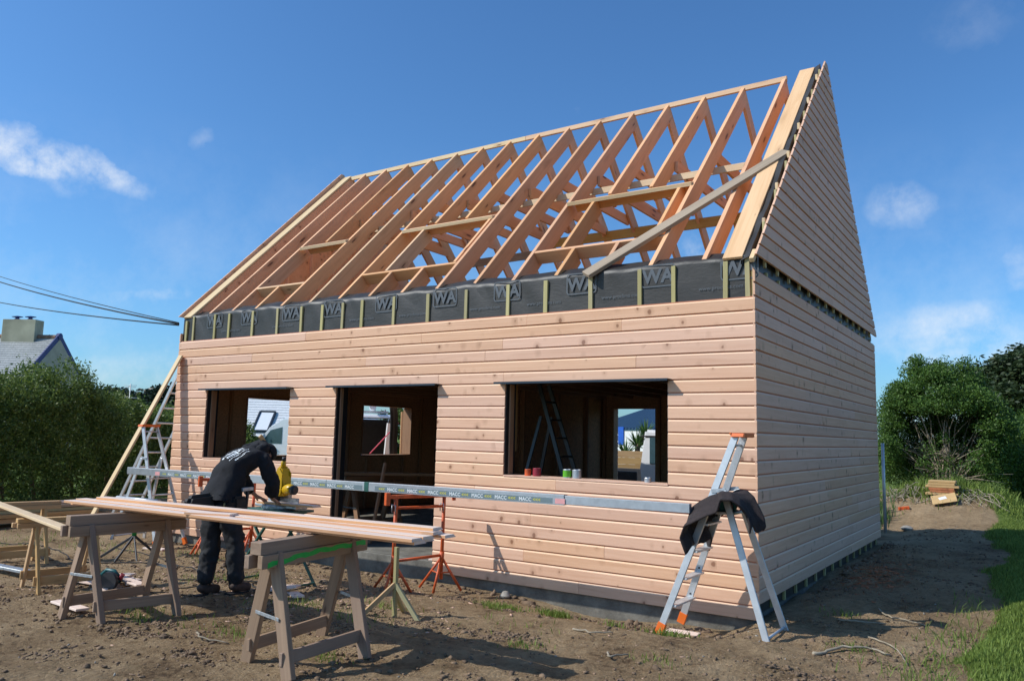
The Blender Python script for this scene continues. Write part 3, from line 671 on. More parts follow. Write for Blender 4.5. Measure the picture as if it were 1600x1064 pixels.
# long ladder leaning on the left end wall
t = thing('leaning_ladder', 'long grey aluminium ladder leaning on the far left end of the house behind the stepladder', 'ladder', (-11.1, .3, 0))
p0, p1 = Vector((-.10, 0, -.03)), Vector((1.66, 0, 2.6))
for yy in (-.2, .22): bar(t, 'rail', p0+Vector((0, yy, 0)), p1+Vector((0, yy, 0)), .025, .065, 'alu2', upv=(1, 0, -.5))
for k in range(1, 11):
    q = p0.lerp(p1, k/10.6); tube(t, 'rung', [q+Vector((0, -.2, 0)), q+Vector((0, .22, 0))], .015, 'alu2', 8)

# ------------------------------------------------------------------ aluminium beam
bt = thing('aluminium_beam', 'long aluminium beam with yellow lettering laid over the two trestles and stepladders', 'beam', (-9.15, -.80, .985))
def bp(x): return Vector((x+9.15, .0+.02*(x+9.15)/8.7, .055*(x+9.15)/8.7))
bar(bt, 'beam_section', bp(-9.15), bp(-4.9), .07, .10, 'alu'); bar(bt, 'beam_section', bp(-4.896), bp(-1.62), .07, .10, 'alu'); bar(bt, 'beam_section', bp(-1.618), bp(-.36), .055, .082, 'alu')
def strip(x0, x1):
    a, b = bp(x0), bp(x1); fr = frame(a, b)
    s = bar(bt, 'label_strip', a+Vector((0, -.0358, -.012)), b+Vector((0, -.0358, -.012)), .0014, .052, 'inkb', bev=0)
    x = .06; L = (b-a).length; k = 0
    while x < L-.12:
        text_obj(s, 'lettering', '<<<' if k % 2 == 0 else 'MACC', .052, 'inky' if k % 2 == 0 else 'inkw', Matrix.Translation((x, -.0012, -.018)) @ RX, offset=.001, align='LEFT'); x += .165 if k % 2 else .13; k += 1
strip(-5.95, -4.30); strip(-4.10, -1.75); strip(-8.3, -7.1)
for x in (-6.0, -1.72, -8.42): bar(bt, 'red_label', bp(x)+Vector((0, -.0362, -.012)), bp(x+.11)+Vector((0, -.0362, -.012)), .0014, .05, 'sticker_r', bev=0)
bar(bt, 'green_strap', bp(-4.27)+Vector((0, 0, 0)), bp(-4.20), .078, .108, 'dkgreen')

# ------------------------------------------------------------------ orange builder's trestles
def trestle(label, loc):
    t = thing('trestle', label, 'trestle', loc, 0, 'orange steel trestles under the beam')
    Hs = ((0, -.28), (.20, .30))     # the two posts
    for k, (px, py) in enumerate(Hs):
        P = Vector((px, py, 0))
        post = tube(t, 'post', [P+Vector((0, 0, .12)), P+Vector((.01, 0, 1.03))], .020, 'orange', 10)
        tube(post, 'sleeve', [P+Vector((0, 0, .30)), P+Vector((.005, 0, .42))], .026, 'orange', 10)
        c = P+Vector((0, 0, .36))
        for dx, dy in ((-.29, -.02), (.05, -.19), (.20, .12)):
            tube(t, 'leg', [c, P+Vector((dx, dy, .0))], .015, 'orange', 8)
        a = P+Vector((-.13, -.01, .20)); b = P+Vector((.09, .05, .20)); tube(t, 'leg_brace', [a, P+Vector((.02, -.09, .2)), b], .008, 'orange', 6)
        tube(post, 'locking_ring', [P+Vector((-.02, -.03, .95)), P+Vector((.035, -.035, .95)), P+Vector((.035, -.035, .87)), P+Vector((-.02, -.03, .87)), P+Vector((-.02, -.03, .95))], .006, 'galv', 6)
    a, b = Vector((.0, -.28, 0)), Vector((.20, .30, 0))
    d = (b-a).normalized()
    bar(t, 'top_arm', a-d*.10+Vector((0, 0, 1.04)), b+d*.14+Vector((0, 0, 1.04)), .04, .04, 'orange')
    bar(t, 'end_stop', a-d*.10+Vector((0, 0, .95)), a-d*.10+Vector((0, 0, 1.085)), .05, .05, 'orange', upv=d); bar(t, 'end_stop', b+d*.14+Vector((0, 0, .98)), b+d*.14+Vector((0, 0, 1.06)), .04, .03, 'orange', upv=d)
    tube(t, 'crossbar', [a+Vector((0, 0, .92)), b+Vector((0, 0, .92))], .015, 'orange', 8)
    tube(t, 'low_crossbar', [a+d*.06+Vector((0, 0, .36)), b+Vector((0, 0, .38))], .016, 'orange', 8)
    return t
t1 = trestle('orange steel trestle in front of the doorway, under the middle of the beam', (-3.62, -.72, -.09))
t2 = copy_tree(t1); t2.location = (-6.93, -.72, -.07); t2['label'] = 'orange steel trestle behind the bending worker, under the left part of the beam'

# ------------------------------------------------------------------ timber sawhorses
def sawhorse(name, label, ends, z0, H, mat, legw=(.045, .09), group=None, metal=True, beam=.17, long=None):
    """ends: two (centre, half spread vector); the beam joins their tops"""
    (c0, s0), (c1, s1) = ends; mid = (Vector(c0)+Vector(c1))/2
    t = thing(name, label, 'sawhorse', (mid.x, mid.y, z0), 0, group)
    c0 = (Vector(c0)-mid).to_3d(); c1 = (Vector(c1)-mid).to_3d(); d = (c1-c0).normalized(); side = Vector((d.y, -d.x, 0))
    ov = .17; a = c0-d*ov; b = c1+d*ov
    up_ = Vector((0, 0, 1))
    bar(t, 'top_beam', a+up_*(H-beam*.25), b+up_*(H-beam*.25), .10, beam*.5-.002, mat)
    bar(t, 'top_beam', a+side*.045+up_*(H-beam*.76), b+side*.045+up_*(H-beam*.76), .045, beam*.52, mat); bar(t, 'top_beam', a-side*.045+up_*(H-beam*.76)-d*.03, b-side*.045+up_*(H-beam*.76), .045, beam*.52, mat)
    for c, s in ((c0, Vector((s0[0], s0[1], 0))), (c1, Vector((s1[0], s1[1], 0)))):
        for sg in (-1, 1):
            g = gz(mid.x+c.x+s.x*sg, mid.y+c.y+s.y*sg)-z0
            bar(t, 'leg', c+s*sg+up_*(g-.01), c+side*(.02*(1 if (s*sg).dot(side) > 0 else -1))+up_*(H-beam*.52), legw[0], legw[1], mat, upv=d.cross(Vector((0,0,1))) if False else (s if False else side))
        if metal: bar(t, 'metal_strap', c-s*.55+up_*(H*.44)-d*.03*(1 if c is c0 else -1), c+s*.55+up_*(H*.44)-d*.03*(1 if c is c0 else -1), .004, .022, 'galv')
    for sg in (-1, 1):
        f = .28; p = c0+Vector((s0[0], s0[1], 0))*sg*(1-f*.8)+up_*H*f*.62; q = c1+Vector((s1[0], s1[1], 0))*sg*(1-f*.8)+up_*H*f*.62
        bar(t, 'lower_rail', p-d*.04, q+d*.04, .028, .085, mat)
    return t
hA = sawhorse('sawhorse', 'weathered timber sawhorse with a green spray-painted stripe, nearest the camera', [((-2.19, -3.80), (.29, -.06)), ((-2.28, -3.02), (.34, -.10))], 0, .89, 'old', group='old timber sawhorses under the cladding boards')
sp = [c for c in bpy.data.objects if c.parent == hA and c.name.startswith('top_beam')]
hB = sawhorse('sawhorse', 'weathered timber sawhorse without paint holding the left end of the board stack', [((-4.52, -3.83), (.24, .04)), ((-4.43, -3.19), (.35, -.04))], 0, .89, 'old', group='old timber sawhorses under the cladding boards')
hC = sawhorse('small_sawhorse', 'light new pine sawhorse just left of the weathered one', [((-6.18, -3.47), (.28, -.05)), ((-6.05, -2.95), (.28, -.04))], 0, .71, 'lightw', (.028, .07), 'light pine sawhorses', False, .09)
hD = sawhorse('small_sawhorse', 'light new pine sawhorse at the left edge of the picture', [((-8.05, -3.05), (.26, -.05)), ((-7.95, -2.55), (.26, -.04))], 0, .71, 'lightw', (.028, .07), 'light pine sawhorses', False, .09)
# spray stripe: a thin patch following the camera-side face of the beam of the first horse
fb = max(sp, key=lambda o: (o.matrix_basis.translation.x) if abs(o.data.vertices[0].co.y) < .03 else -9)
Lb = max(v.co.x for v in fb.data.vertices); vs = []; n = 26
for i in range(n+1):
    x = .05+(Lb-.08)*i/n; m_ = -.026+.045*math.sin(min(1, i/n*1.7)*1.4)+.006*math.sin(i*1.1); hw = .017+.003*math.sin(i*2.3)
    vs += [(x, -.0235, m_-hw), (x, -.0235, min(m_+hw, .043))]
link('green_stripe', mesh('green_stripe', vs, [(2*i, 2*i+2, 2*i+3, 2*i+1) for i in range(n)]), 'spray', fb)

# ------------------------------------------------------------------ boards on the horses
def clad_board_mesh(L):
    n = len(PROF); vs = [(x, z-.066, -d+.0215) for x in (0, L) for d, z in PROF]
    fs = [list(range(n)), list(range(n, 2*n))[::-1]]+[[i, i+n, (i+1) % n+n, (i+1) % n] for i in range(n)]
    me = mesh('cladding_board', vs, fs); me.materials.append(M['boardm']); me.materials.append(M['raft'])
    for q in (0, 5, 6, 7): me.polygons[2+q].material_index = 1
    return me
M['boardm'] = wood('fresh_cladding', (.84, .68, .56), (.74, .55, .43), knots=.6, rvar=.06)
def loose(name, p0, p1, label, group, roll_=0, me=None):
    p0 = Vector(p0); p1 = Vector(p1); L = (p1-p0).length
    o = link(name, me or clad_board_mesh(L), None, None, frame(p0, p1) @ Matrix.Rotation(roll_, 4, 'X')); return tag(o, label, 'board', group)
G = 'loose cladding boards resting on the sawhorses'
zt = .892
lay = [(0, -5.38, -3.585, -1.30, -3.36), (0, -5.44, -3.45, -1.34, -3.225), (0, -5.30, -3.315, -1.52, -3.085), (0, -5.0, -3.17, -1.36, -2.955),
       (1, -5.36, -3.66, -1.28, -3.41), (1, -5.46, -3.50, -1.30, -3.27), (1, -5.35, -3.38, -1.42, -3.02), (2, -5.25, -3.42, -1.45, -2.99)]
names = ['lowest board nearest the camera in the stack on the sawhorses', 'middle board of the bottom layer on the sawhorses', 'fourth board of the bottom layer on the sawhorses, counted from the camera', 'rearmost board of the bottom layer on the sawhorses, next to the worker',
         'near board of the second layer in the stack on the sawhorses', 'middle board of the second layer in the stack on the sawhorses', 'rear board of the second layer in the stack on the sawhorses', 'topmost board at the back of the stack on the sawhorses']
for (l, xa, ya, xb, yb), nm in zip(lay, names):
    loose('loose_cladding_board', (xa, ya+.09, zt+.008+l*.0235), (xb, yb+.05, zt+.004+l*.0235), 'pale pinkish ' + nm, G)
loose('board_offcut', (-3.62, -3.50, zt+.047), (-3.22, -3.36, zt+.047), 'short pale offcut lying across the board stack in front of the worker', None)
solo_bar('long_white_board', (-9.2, -2.86, .735), (-4.62, -3.93, .755), .10, .026, 'pale', 'long pale board sloping from the left edge towards the weathered sawhorse', 'board')
# timber pile at the far left
for k, (x, z, w, h, mt, nm) in enumerate([(-11.5, .08, .20, .07, 'lightw', 'bottom front beam'), (-11.75, .08, .20, .07, 'lightw', 'bottom rear beam'), (-11.45, .155, .16, .06, 'lightw', 'second front beam'), (-11.75, .155, .18, .06, 'stud', 'second rear beam'),
        (-11.5, .215, .15, .05, 'green_w', 'greenish front beam'), (-11.72, .215, .17, .05, 'green_w', 'greenish rear beam'), (-11.5, .275, .16, .05, 'grey', 'grey front plank'), (-11.74, .27, .15, .05, 'lightw', 'upper rear beam'), (-11.55, .33, .16, .035, 'boardm', 'topmost pink board')]):
    solo_bar('stacked_timber', (x-.10, -4.2-.1*(k % 3), z+gz(-11.6, -2)), (x+.02, .5-.25*(k % 4), z+.0+gz(-11.6, -2)), w, h, mt, nm+' of the timber pile in front of the hedge', 'timber', group='timber pile by the hedge')
for y in (-3.4, -1.6, -.2): tag(box(None, 'bearer', (-11.95, y-.04, gz(-11.6, y)-.03), (-11.35, y+.04, .045+gz(-11.6, -2)), 'old'), {-3.4: 'bearer under the timber pile, out towards the left edge', -1.6: 'bearer under the middle of the timber pile', -.2: 'bearer under the right end of the timber pile'}[y], 'timber')
tag(bar(None, 'metal_profile', (-8.2, -3.42, .12), (-6.38, -3.10, .05), .10, .03, 'galv'), 'blue-grey metal profile lying low beside the light pine sawhorse', 'profile')
for k, (x, y, a, L, nm) in enumerate([(-6.9, -2.75, 10, 1.1, 'long pale offcut under the small sawhorse'), (-6.1, -2.55, -25, .8, 'pale offcut leaning on the scrap heap'), (-6.0, -2.75, -12, .9, 'wide pale offcut in the scrap heap'), (-6.35, -2.95, 5, .75, 'pale offcut at the front of the scrap heap'), (-5.75, -2.95, -35, .6, 'short offcut beside the circular saw'), (-5.35, -3.62, -8, .62, 'pale offcut lying under the weathered sawhorse'), (-5.9, -2.6, -50, .5, 'topmost offcut of the scrap heap'),
        (-4.35, -2.0, 20, .3, 'small offcut by the boots of the worker'), (-4.1, -1.95, -30, .35, 'offcut under the saw stand'), (-4.25, -2.15, 60, .25, 'reddish sliver by the saw stand'), (-4.0, -.15, 5, .45, 'offcut lying on the concrete threshold'), (-3.9, -.08, -4, .3, 'second offcut on the concrete threshold'), (-.75, -.36, 3, .3, 'offcut packing under the foot of the near stepladder'), (-8.0, -1.15, 12, .35, 'offcut near the roller stand')]):
    z = gz(x, y)+.02+(.035*(k % 4) if k in (1, 2, 4, 6) else 0)
    if k in (10, 11): z = .128; y += .25
    if k == 12: z = gz(x, y)+.01
    tag(bar(None, 'wood_offcut', (x, y, z), (x+L*math.cos(math.radians(a)), y+L*math.sin(math.radians(a)), z+R.uniform(-.0, .03)*(k < 10)), .11, .02, 'boardm'), nm, 'offcut', 'wood offcuts on the ground')

# ------------------------------------------------------------------ roller stand
t = thing('roller_stand', 'grey roller stand on a dark tripod beyond the board stack', 'roller stand', (-7.35, -1.72, gz(-7.35, -1.72)))
tube(t, 'roller', [(-.42, -.02, .72), (.42, .04, .72)], .032, 'galv', 14)
bar(t, 'cradle', (-.2, 0, .66), (.2, .03, .66), .04, .03, 'darkp')
for x in (-.14, .12): tube(t, 'cradle_post', [(x, 0, .55), (x, 0, .70)], .015, 'galv')
tube(t, 'post', [(0, 0, .55), (0, 0, .28)], .028, 'green', 10); tube(t, 'inner_post', [(0, 0, .64), (0, 0, .55)], .02, 'galv', 10)
bar(t, 'cradle_beam', (-.15, 0, .60), (.13, 0, .60), .03, .03, 'darkp')
for dx, dy in ((-.38, -.2), (.30, -.12), (.05, .32), (.12, -.30)): bar(t, 'leg', (0, 0, .28), (dx, dy, 0), .018, .03, 'darkp')

# ------------------------------------------------------------------ stake tripod
t = thing('timber_tripod_stake', 'yellowish timber stake on a three-legged foot before the doorway', 'stake', (-2.66, -2.02, gz(-2.66, -2.02)))
bar(t, 'post', (.0, 0, .0), (.0, .0, .62), .036, .036, 'batt', upv=(1, 0, 0))
bar(t, 'leg', (0, 0, .30), (-.18, -.30, .0), .03, .04, 'lightw'); bar(t, 'leg', (0, 0, .30), (.27, .02, .0), .03, .04, 'green_w'); bar(t, 'leg', (0, 0, .22), (-.10, .24, .0), .03, .04, 'batt')

# ------------------------------------------------------------------ mitre saw and its stand
sx, sy = -4.655, -1.72
t = thing('saw_stand', 'dark green folding stand with crossed legs under the saw', 'stand', (sx-.02, sy-.03, gz(sx, sy)))
for yy in (-.2, .22):
    bar(t, 'leg', (-.42, yy, 0), (.22, yy, .78), .022, .030, 'dkgreen', upv=(0, 1, 0)); bar(t, 'leg', (.42, yy+.03, 0), (-.22, yy+.03, .78), .022, .030, 'dkgreen', upv=(0, 1, 0))
for x, z in ((-.40, .04), (.40, .04), (.22, .76), (-.22, .76)): bar(t, 'crossbar', (x, -.22, z), (x, .25, z), .02, .02, 'dkgreen')
box(t, 'top_frame', (-.34, -.22, .775), (.34, .25, .80), 'dkgreen')
zb = gz(sx, sy)+.80
t = thing('mitre_saw', 'yellow mitre saw standing upright on the green stand beside the worker', 'saw', (sx, sy, zb))
lathe(t, 'turntable', [(0, 0), (.17, 0), (.18, .02), (.18, .045), (.16, .055), (0, .055)], 'galv')
box(t, 'table', (-.32, -.06, .02), (.34, .11, .052), 'galv', .008); box(t, 'fence', (-.27, .075, .053), (.22, .095, .12), 'galv', .004)
poly_prism(t, 'pivot_arm', [(-.03, .05), (.05, .05), (.06, .16), (.02, .22), (-.04, .2)], .06, 'galv', Matrix.Translation((-.02, .12, 0)), .006)
bodyp = [(-.055, .12), (.03, .10), (.06, .13), (.075, .21), (.055, .30), (.04, .34), (.028, .42), (-.035, .43), (-.055, .32), (-.065, .22)]
poly_prism(t, 'motor_housing', bodyp, .13, 'yellowp', Matrix.Translation((0, .04, .03)), .018)
tube(t, 'motor', [(.04, .04, .215), (.14, .04, .215), (.17, .04, .21)], [.062, .055, .05], 'yellowp', 16)
tube(t, 'motor_cap', [(.165, .04, .21), (.20, .04, .21), (.215, .04, .21)], [.052, .05, .035], 'darkp', 16)
tube(t, 'handle', [(-.005, .04, .44), (-.008, .04, .50), (-.002, .04, .53)], [.030, .026, .016], 'yellowp', 12); tube(t, 'grip_end', [(-.004, .04, .515), (.0, .04, .555)], [.024, .020], 'darkp', 12)
bl_ = lathe(t, 'blade', [(0, -.001), (.125, -.001), (.125, .001), (0, .001)], 'galv', Matrix.Translation((-.085, .04, .19)) @ Matrix.Rotation(PI/2, 4, 'Y'), 36)
lathe(t, 'blade_guard', [(0, -.014), (.13, -.014), (.135, 0), (.13, .014), (0, .014)], 'darkp', Matrix.Translation((-.083, .04, .21)) @ Matrix.Rotation(PI/2, 4, 'Y') @ Matrix.Scale(.8, 4, (0, 1, 0)), 28)
loose('board_on_saw', (-4.86, -1.79, zb+.058), (-4.05, -1.72, zb+.058), 'short pinkish board on the saw table being cut by the worker', None)

# ------------------------------------------------------------------ circular saw on the ground
t = thing('circular_saw', 'dark turquoise circular saw lying on the ground behind the weathered sawhorse', 'circular saw', (-5.55, -3.02, gz(-5.55, -3.02)), math.radians(20))
box(t, 'base_plate', (-.16, -.07, .0), (.14, .07, .008), 'galv')
lathe(t, 'blade_guard', [(0, -.02), (.09, -.02), (.095, 0), (.09, .02), (0, .02)], 'darkp', Matrix.Translation((.02, -.03, .085)) @ Matrix.Rotation(PI/2, 4, 'X'))
tube(t, 'motor', [(.02, 0, .09), (.02, .11, .09)], [.048, .042], 'turq', 14)
tube(t, 'handle', [(-.11, .02, .06), (-.12, .02, .13), (-.06, .02, .18), (.03, .02, .175), (.08, .02, .13)], [.022, .021, .02, .019, .018], 'turq', 10)
tube(t, 'front_knob', [(.10, .02, .10), (.13, .02, .15)], [.018, .022], 'red', 10)
def cable(name, pts, rad, mat, label, cat='cable', lift=.008):
    P = []
    for a, b in zip(pts, pts[1:]):
        for k in range(8): q = Vector(a).lerp(Vector(b), k/8); P.append(q)
    P.append(Vector(pts[-1])); Q = []
    for i, p in enumerate(P):
        w = Vector((math.sin(i*.9)*.03, math.cos(i*.7)*.03, 0)); p = p+w; Q.append((p.x, p.y, gz(p.x, p.y)+lift))
    o = tube(None, name, Q, rad, mat, 6); return tag(o, label, cat)
cable('saw_lead', [(-5.48, -2.95), (-5.1, -2.7), (-4.9, -2.3), (-5.6, -2.0), (-6.6, -2.1)], .006, 'rubber', 'black lead trailing from the circular saw across the soil'.replace('  ', ' ')) if False else None
def cable2(name, pts, rad, mat, label): return cable(name, [(a, b, 0) for a, b in pts], rad, mat, label)
cable2('power_lead', [(-5.48, -2.98), (-5.15, -2.75), (-4.95, -2.3), (-5.5, -1.9), (-6.7, -1.6), (-8.2, -1.4)], .006, 'rubber', 'black power lead trailing from the circular saw over the soil')
cable2('extension_lead', [(-4.3, -2.25), (-4.9, -1.75), (-5.7, -2.25), (-6.4, -1.7), (-7.6, -2.3), (-9.0, -1.9), (-10.3, -2.4)], .007, 'rubber', 'black extension lead looping behind the board stack towards the hedge')

# ------------------------------------------------------------------ things on the window sill
def tin(name, x, label, mat, r=.045, h=.085, y=.06, band=None):
    t = thing(name, label, 'tin' if 'cup' not in name else 'cup', (x, y, 9*ROW+.006))
    lathe(t, 'can', [(r*.97, 0), (r, .003), (r, h-.004), (r*.94, h), (r*.9, h-.006), (r*.9, .01), (0, .01)], mat)
    if band: lathe(t, 'label_band', [(r+.0008, h*.12), (r+.0008, h*.86)], band)
    return t
tin('plastic_cup', -2.60, 'orange cup on the sill of the right-hand window, leftmost', 'orange', .036, .075); tin('paint_tin', -2.48, 'dark red tin on the window sill next to the orange cup', 'red', .046, .09, band='red')
tin('paint_tin', -2.09, 'green-labelled tin in the middle of the window sill', 'alu', .046, .095, band='tin_g'); tin('paint_tin', -1.97, 'bare silver tin beside the green one on the window sill', 'alu', .05, .095)
tin('small_tin', -1.14, 'small silver tin at the right end of the window sill', 'alu', .036, .05)

# ------------------------------------------------------------------ things inside the house
t = thing('interior_ladder', 'grey stepladder standing in the dark room behind the right-hand window', 'ladder', (-3.25, 2.0, .12))
for s in (-1, 1):
    bar(t, 'rail', (.45, .22*s, 0), (-.35, .13*s, 2.25), .022, .06, 'flash', upv=(1, 0, .3)); bar(t, 'rear_leg', (-.75, .26*s, 0), (-.30, .14*s, 1.8), .02, .05, 'flash', upv=(1, 0, .3))
for k in range(1, 9): f = k/9; bar(t, 'tread', (.45-.8*f, -.22+.09*f, 2.25*f), (.45-.8*f, .22-.09*f, 2.25*f), .08, .02, 'flash')
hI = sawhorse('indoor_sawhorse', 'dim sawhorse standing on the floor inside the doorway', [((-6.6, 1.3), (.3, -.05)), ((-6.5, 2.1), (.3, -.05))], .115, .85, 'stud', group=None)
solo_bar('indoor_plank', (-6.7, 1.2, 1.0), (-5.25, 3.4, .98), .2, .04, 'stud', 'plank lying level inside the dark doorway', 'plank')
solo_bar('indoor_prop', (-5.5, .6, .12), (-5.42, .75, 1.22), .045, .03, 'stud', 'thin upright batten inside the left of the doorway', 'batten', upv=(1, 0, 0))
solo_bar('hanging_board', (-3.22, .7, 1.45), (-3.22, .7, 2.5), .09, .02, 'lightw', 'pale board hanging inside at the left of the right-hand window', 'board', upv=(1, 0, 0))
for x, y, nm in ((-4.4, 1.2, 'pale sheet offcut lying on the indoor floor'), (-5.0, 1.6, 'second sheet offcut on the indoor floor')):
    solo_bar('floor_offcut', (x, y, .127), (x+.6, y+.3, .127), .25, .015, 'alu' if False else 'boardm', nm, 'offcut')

# ------------------------------------------------------------------ the worker
def skin_obj(parent, name, V, Ed, mat, sub=2, root=None, smooth=True):
    names = list(V); me = bpy.data.meshes.new(name); me.from_pydata([V[k][0] for k in names], [(names.index(a), names.index(b)) for a, b in Ed], []); me.materials.append(M[mat])
    o = link(name, me, None, parent); sk = o.modifiers.new('skin', 'SKIN'); sk.use_smooth_shade = smooth; sk.branch_smoothing = .6
    for i, k in enumerate(names):
        r = V[k][1]; me.skin_vertices[0].data[i].radius = r if isinstance(r, tuple) else (r, r); me.skin_vertices[0].data[i].use_root = (k == (root or names[0]))
    sb = o.modifiers.new('sub', 'SUBSURF'); sb.levels = sb.render_levels = sub
    return o
wx, wy = -4.58, -2.40; wg = gz(wx, wy)
W = thing('person', 'worker in black jacket and cap bending over the saw beside the board stack', 'person', (wx, wy, wg), math.radians(93))
def P(x, y, z): return (x-wx, y-wy, z-wg)
J = {'pel': (P(-4.70, -2.41, .98), (.17, .145)), 'wai': (P(-4.68, -2.41, 1.10), (.19, .165)), 'che': (P(-4.57, -2.40, 1.26), (.205, .18)), 'upp': (P(-4.43, -2.39, 1.37), (.19, .155)), 'nek': (P(-4.24, -2.38, 1.415), (.075, .075)),
     'sr': (P(-4.33, -2.57, 1.33), .102), 'er': (P(-4.25, -2.64, 1.09), .08), 'wr': (P(-4.13, -2.50, .925), .050), 'sl': (P(-4.33, -2.20, 1.33), .10), 'el': (P(-4.23, -2.14, 1.10), .078), 'wl': (P(-4.12, -2.24, .94), .048),
     'hr': (P(-4.68, -2.51, .93), .115), 'kr': (P(-4.60, -2.555, .50), .080), 'ar': (P(-4.58, -2.57, .10), .060), 'hl': (P(-4.70, -2.31, .93), .115), 'kl': (P(-4.72, -2.33, .50), .080), 'al': (P(-4.77, -2.34, .10), .060)}
# one continuous body with head and five-fingered hands
B = {k: (v[0], tuple(x*.72 for x in v[1]) if isinstance(v[1], tuple) else v[1]*.66) for k, v in J.items()}
B['wr'] = (B['wr'][0], .027); B['wl'] = (B['wl'][0], .027); B['nek'] = (B['nek'][0], .058)
E_ = [('pel', 'wai'), ('wai', 'che'), ('che', 'upp'), ('upp', 'nek'), ('upp', 'sr'), ('sr', 'er'), ('er', 'wr'), ('upp', 'sl'), ('sl', 'el'), ('el', 'wl'), ('pel', 'hr'), ('hr', 'kr'), ('kr', 'ar'), ('pel', 'hl'), ('hl', 'kl'), ('kl', 'al')]
hd = Vector(P(-4.165, -2.38, 1.365)); fdir = Vector((.42, 0, -.91)).normalized(); crown = Vector((.91, 0, .42))    # face looks down, crown forward
B['sk0'] = (tuple(hd), (.078, .082)); B['sk1'] = (tuple(hd+crown*.07), (.084, .092)); B['sk2'] = (tuple(hd+crown*.13), (.05, .055)); B['jaw'] = (tuple(hd+fdir*.065-crown*.03), (.046, .04)); B['nose'] = (tuple(hd+fdir*.115+crown*.035), .014)
B['brow'] = (tuple(hd+fdir*.07+crown*.06), (.05, .035))
E_ += [('nek', 'sk0'), ('sk0', 'sk1'), ('sk1', 'sk2'), ('sk0', 'jaw'), ('sk1', 'brow'), ('brow', 'nose')]
for s, wn in ((-1, 'wr'), (1, 'wl')):
    w = Vector(B[wn][0]); d = Vector((.85, .15*-s, -.35)).normalized(); lat = Vector((0, 1, 0)); dn = d.cross(lat).normalized()
    dn = dn if dn.z < 0 else -dn
    pm = w+d*.065; B[wn+'p'] = (tuple(pm), (.034, .018)); E_.append((wn, wn+'p'))
    for k in range(4):
        b0 = pm+d*.03+lat*(k-1.5)*.019; L = (.068, .078, .073, .058)[k if s > 0 else 3-k]
        for j, (f1, f2) in enumerate(((.0, .0), (.5, .10), (1.0, .42))):
            B[f'{wn}f{k}{j}'] = (tuple(b0+d*L*f1*(1-.25*f2)+dn*L*f2), (.0095, .0085, .0068)[j])
        E_ += [(wn+'p', f'{wn}f{k}0'), (f'{wn}f{k}0', f'{wn}f{k}1'), (f'{wn}f{k}1', f'{wn}f{k}2')]
    th = w+d*.03; B[wn+'t0'] = (tuple(th+lat*.03*-s*-1), .011); B[wn+'t1'] = (tuple(th+d*.035+lat*.045*s+dn*.015), .0095); B[wn+'t2'] = (tuple(th+d*.06+lat*.042*s+dn*.03), .008)
    E_ += [(wn, wn+'t0'), (wn+'t0', wn+'t1'), (wn+'t1', wn+'t2')]
for s, wn in ((-1, 'ar'), (1, 'al')):
    a = Vector(B[wn][0]); B[wn+'f'] = (tuple(a+Vector((.10, 0, -.055))), .035); B[wn+'g'] = (tuple(a+Vector((.17, 0, -.06))), .028); E_ += [(wn, wn+'f'), (wn+'f', wn+'g')]
body = skin_obj(W, 'body', B, E_, 'skin')
# ears
for s in (-1, 1): lathe(body, 'ear', [(0, -.004), (.016, -.006), (.022, 0), (.014, .006), (0, .004)], 'skin', Matrix.Translation(hd+crown*.03+Vector((0, s*.083, 0))) @ Matrix.Rotation(PI/2, 4, 'X'), 12)
# jacket
JK = {k: J[k] for k in ('pel', 'wai', 'che', 'upp', 'sr', 'er', 'sl', 'el')}
JK['hem'] = (P(-4.715, -2.41, .93), (.165, .135)); JK['col'] = (P(-4.27, -2.38, 1.425), (.10, .095)); JK['hood'] = (P(-4.22, -2.38, 1.44), (.095, .10))
JK['fr'] = (P(-4.19, -2.58, 1.01), .075); JK['wr'] = (P(-4.145, -2.515, .94), .054); JK['fl'] = (P(-4.18, -2.19, 1.03), .068); JK['wl'] = (P(-4.14, -2.23, .955), .052)
JK['sr2'] = (P(-4.31, -2.60, 1.22), .082); JK['sl2'] = (P(-4.25, -2.18, 1.22), .08)
jk = skin_obj(W, 'jacket', JK, [('hem', 'pel'), ('pel', 'wai'), ('wai', 'che'), ('che', 'upp'), ('upp', 'col'), ('col', 'hood'), ('upp', 'sr'), ('sr', 'sr2'), ('sr2', 'er'), ('er', 'fr'), ('fr', 'wr'), ('upp', 'sl'), ('sl', 'sl2'), ('sl2', 'el'), ('el', 'fl'), ('fl', 'wl')], 'jacket', 3, 'wai')
tx = bpy.data.textures.new('folds', 'CLOUDS'); tx.noise_scale = .10; tx.noise_depth = 2
dm = jk.modifiers.new('folds', 'DISPLACE'); dm.texture = tx; dm.strength = .06; dm.mid_level = .5
# hood lying on the shoulders, cap
skin_obj(W, 'hood', {'a': (P(-4.36, -2.50, 1.43), .05), 'b': (P(-4.24, -2.49, 1.44), .065), 'c': (P(-4.20, -2.39, 1.485), .075), 'd': (P(-4.24, -2.29, 1.44), .065), 'e': (P(-4.36, -2.28, 1.43), .05)}, [('a', 'b'), ('b', 'c'), ('c', 'd'), ('d', 'e')], 'jacket', 3)
bm = bmesh.new(); bmesh.ops.create_uvsphere(bm, u_segments=20, v_segments=12, radius=.104); bmesh.ops.delete(bm, geom=[v for v in bm.verts if v.co.z < -.028], context='VERTS')
cm = bm_mesh('cap', bm, True); cm.materials.append(M['jacket'])
cz = crown.cross(Vector((0, 1, 0))); capf = Matrix((-fdir.cross(Vector((0, 0, 0))) if False else fdir, Vector((0, 1, 0)), crown)).transposed().to_4x4()
cap = link('cap', cm, None, W, Matrix.Translation(hd+crown*.055-fdir*.008) @ capf); so = cap.modifiers.new('s', 'SOLIDIFY'); so.thickness = .006
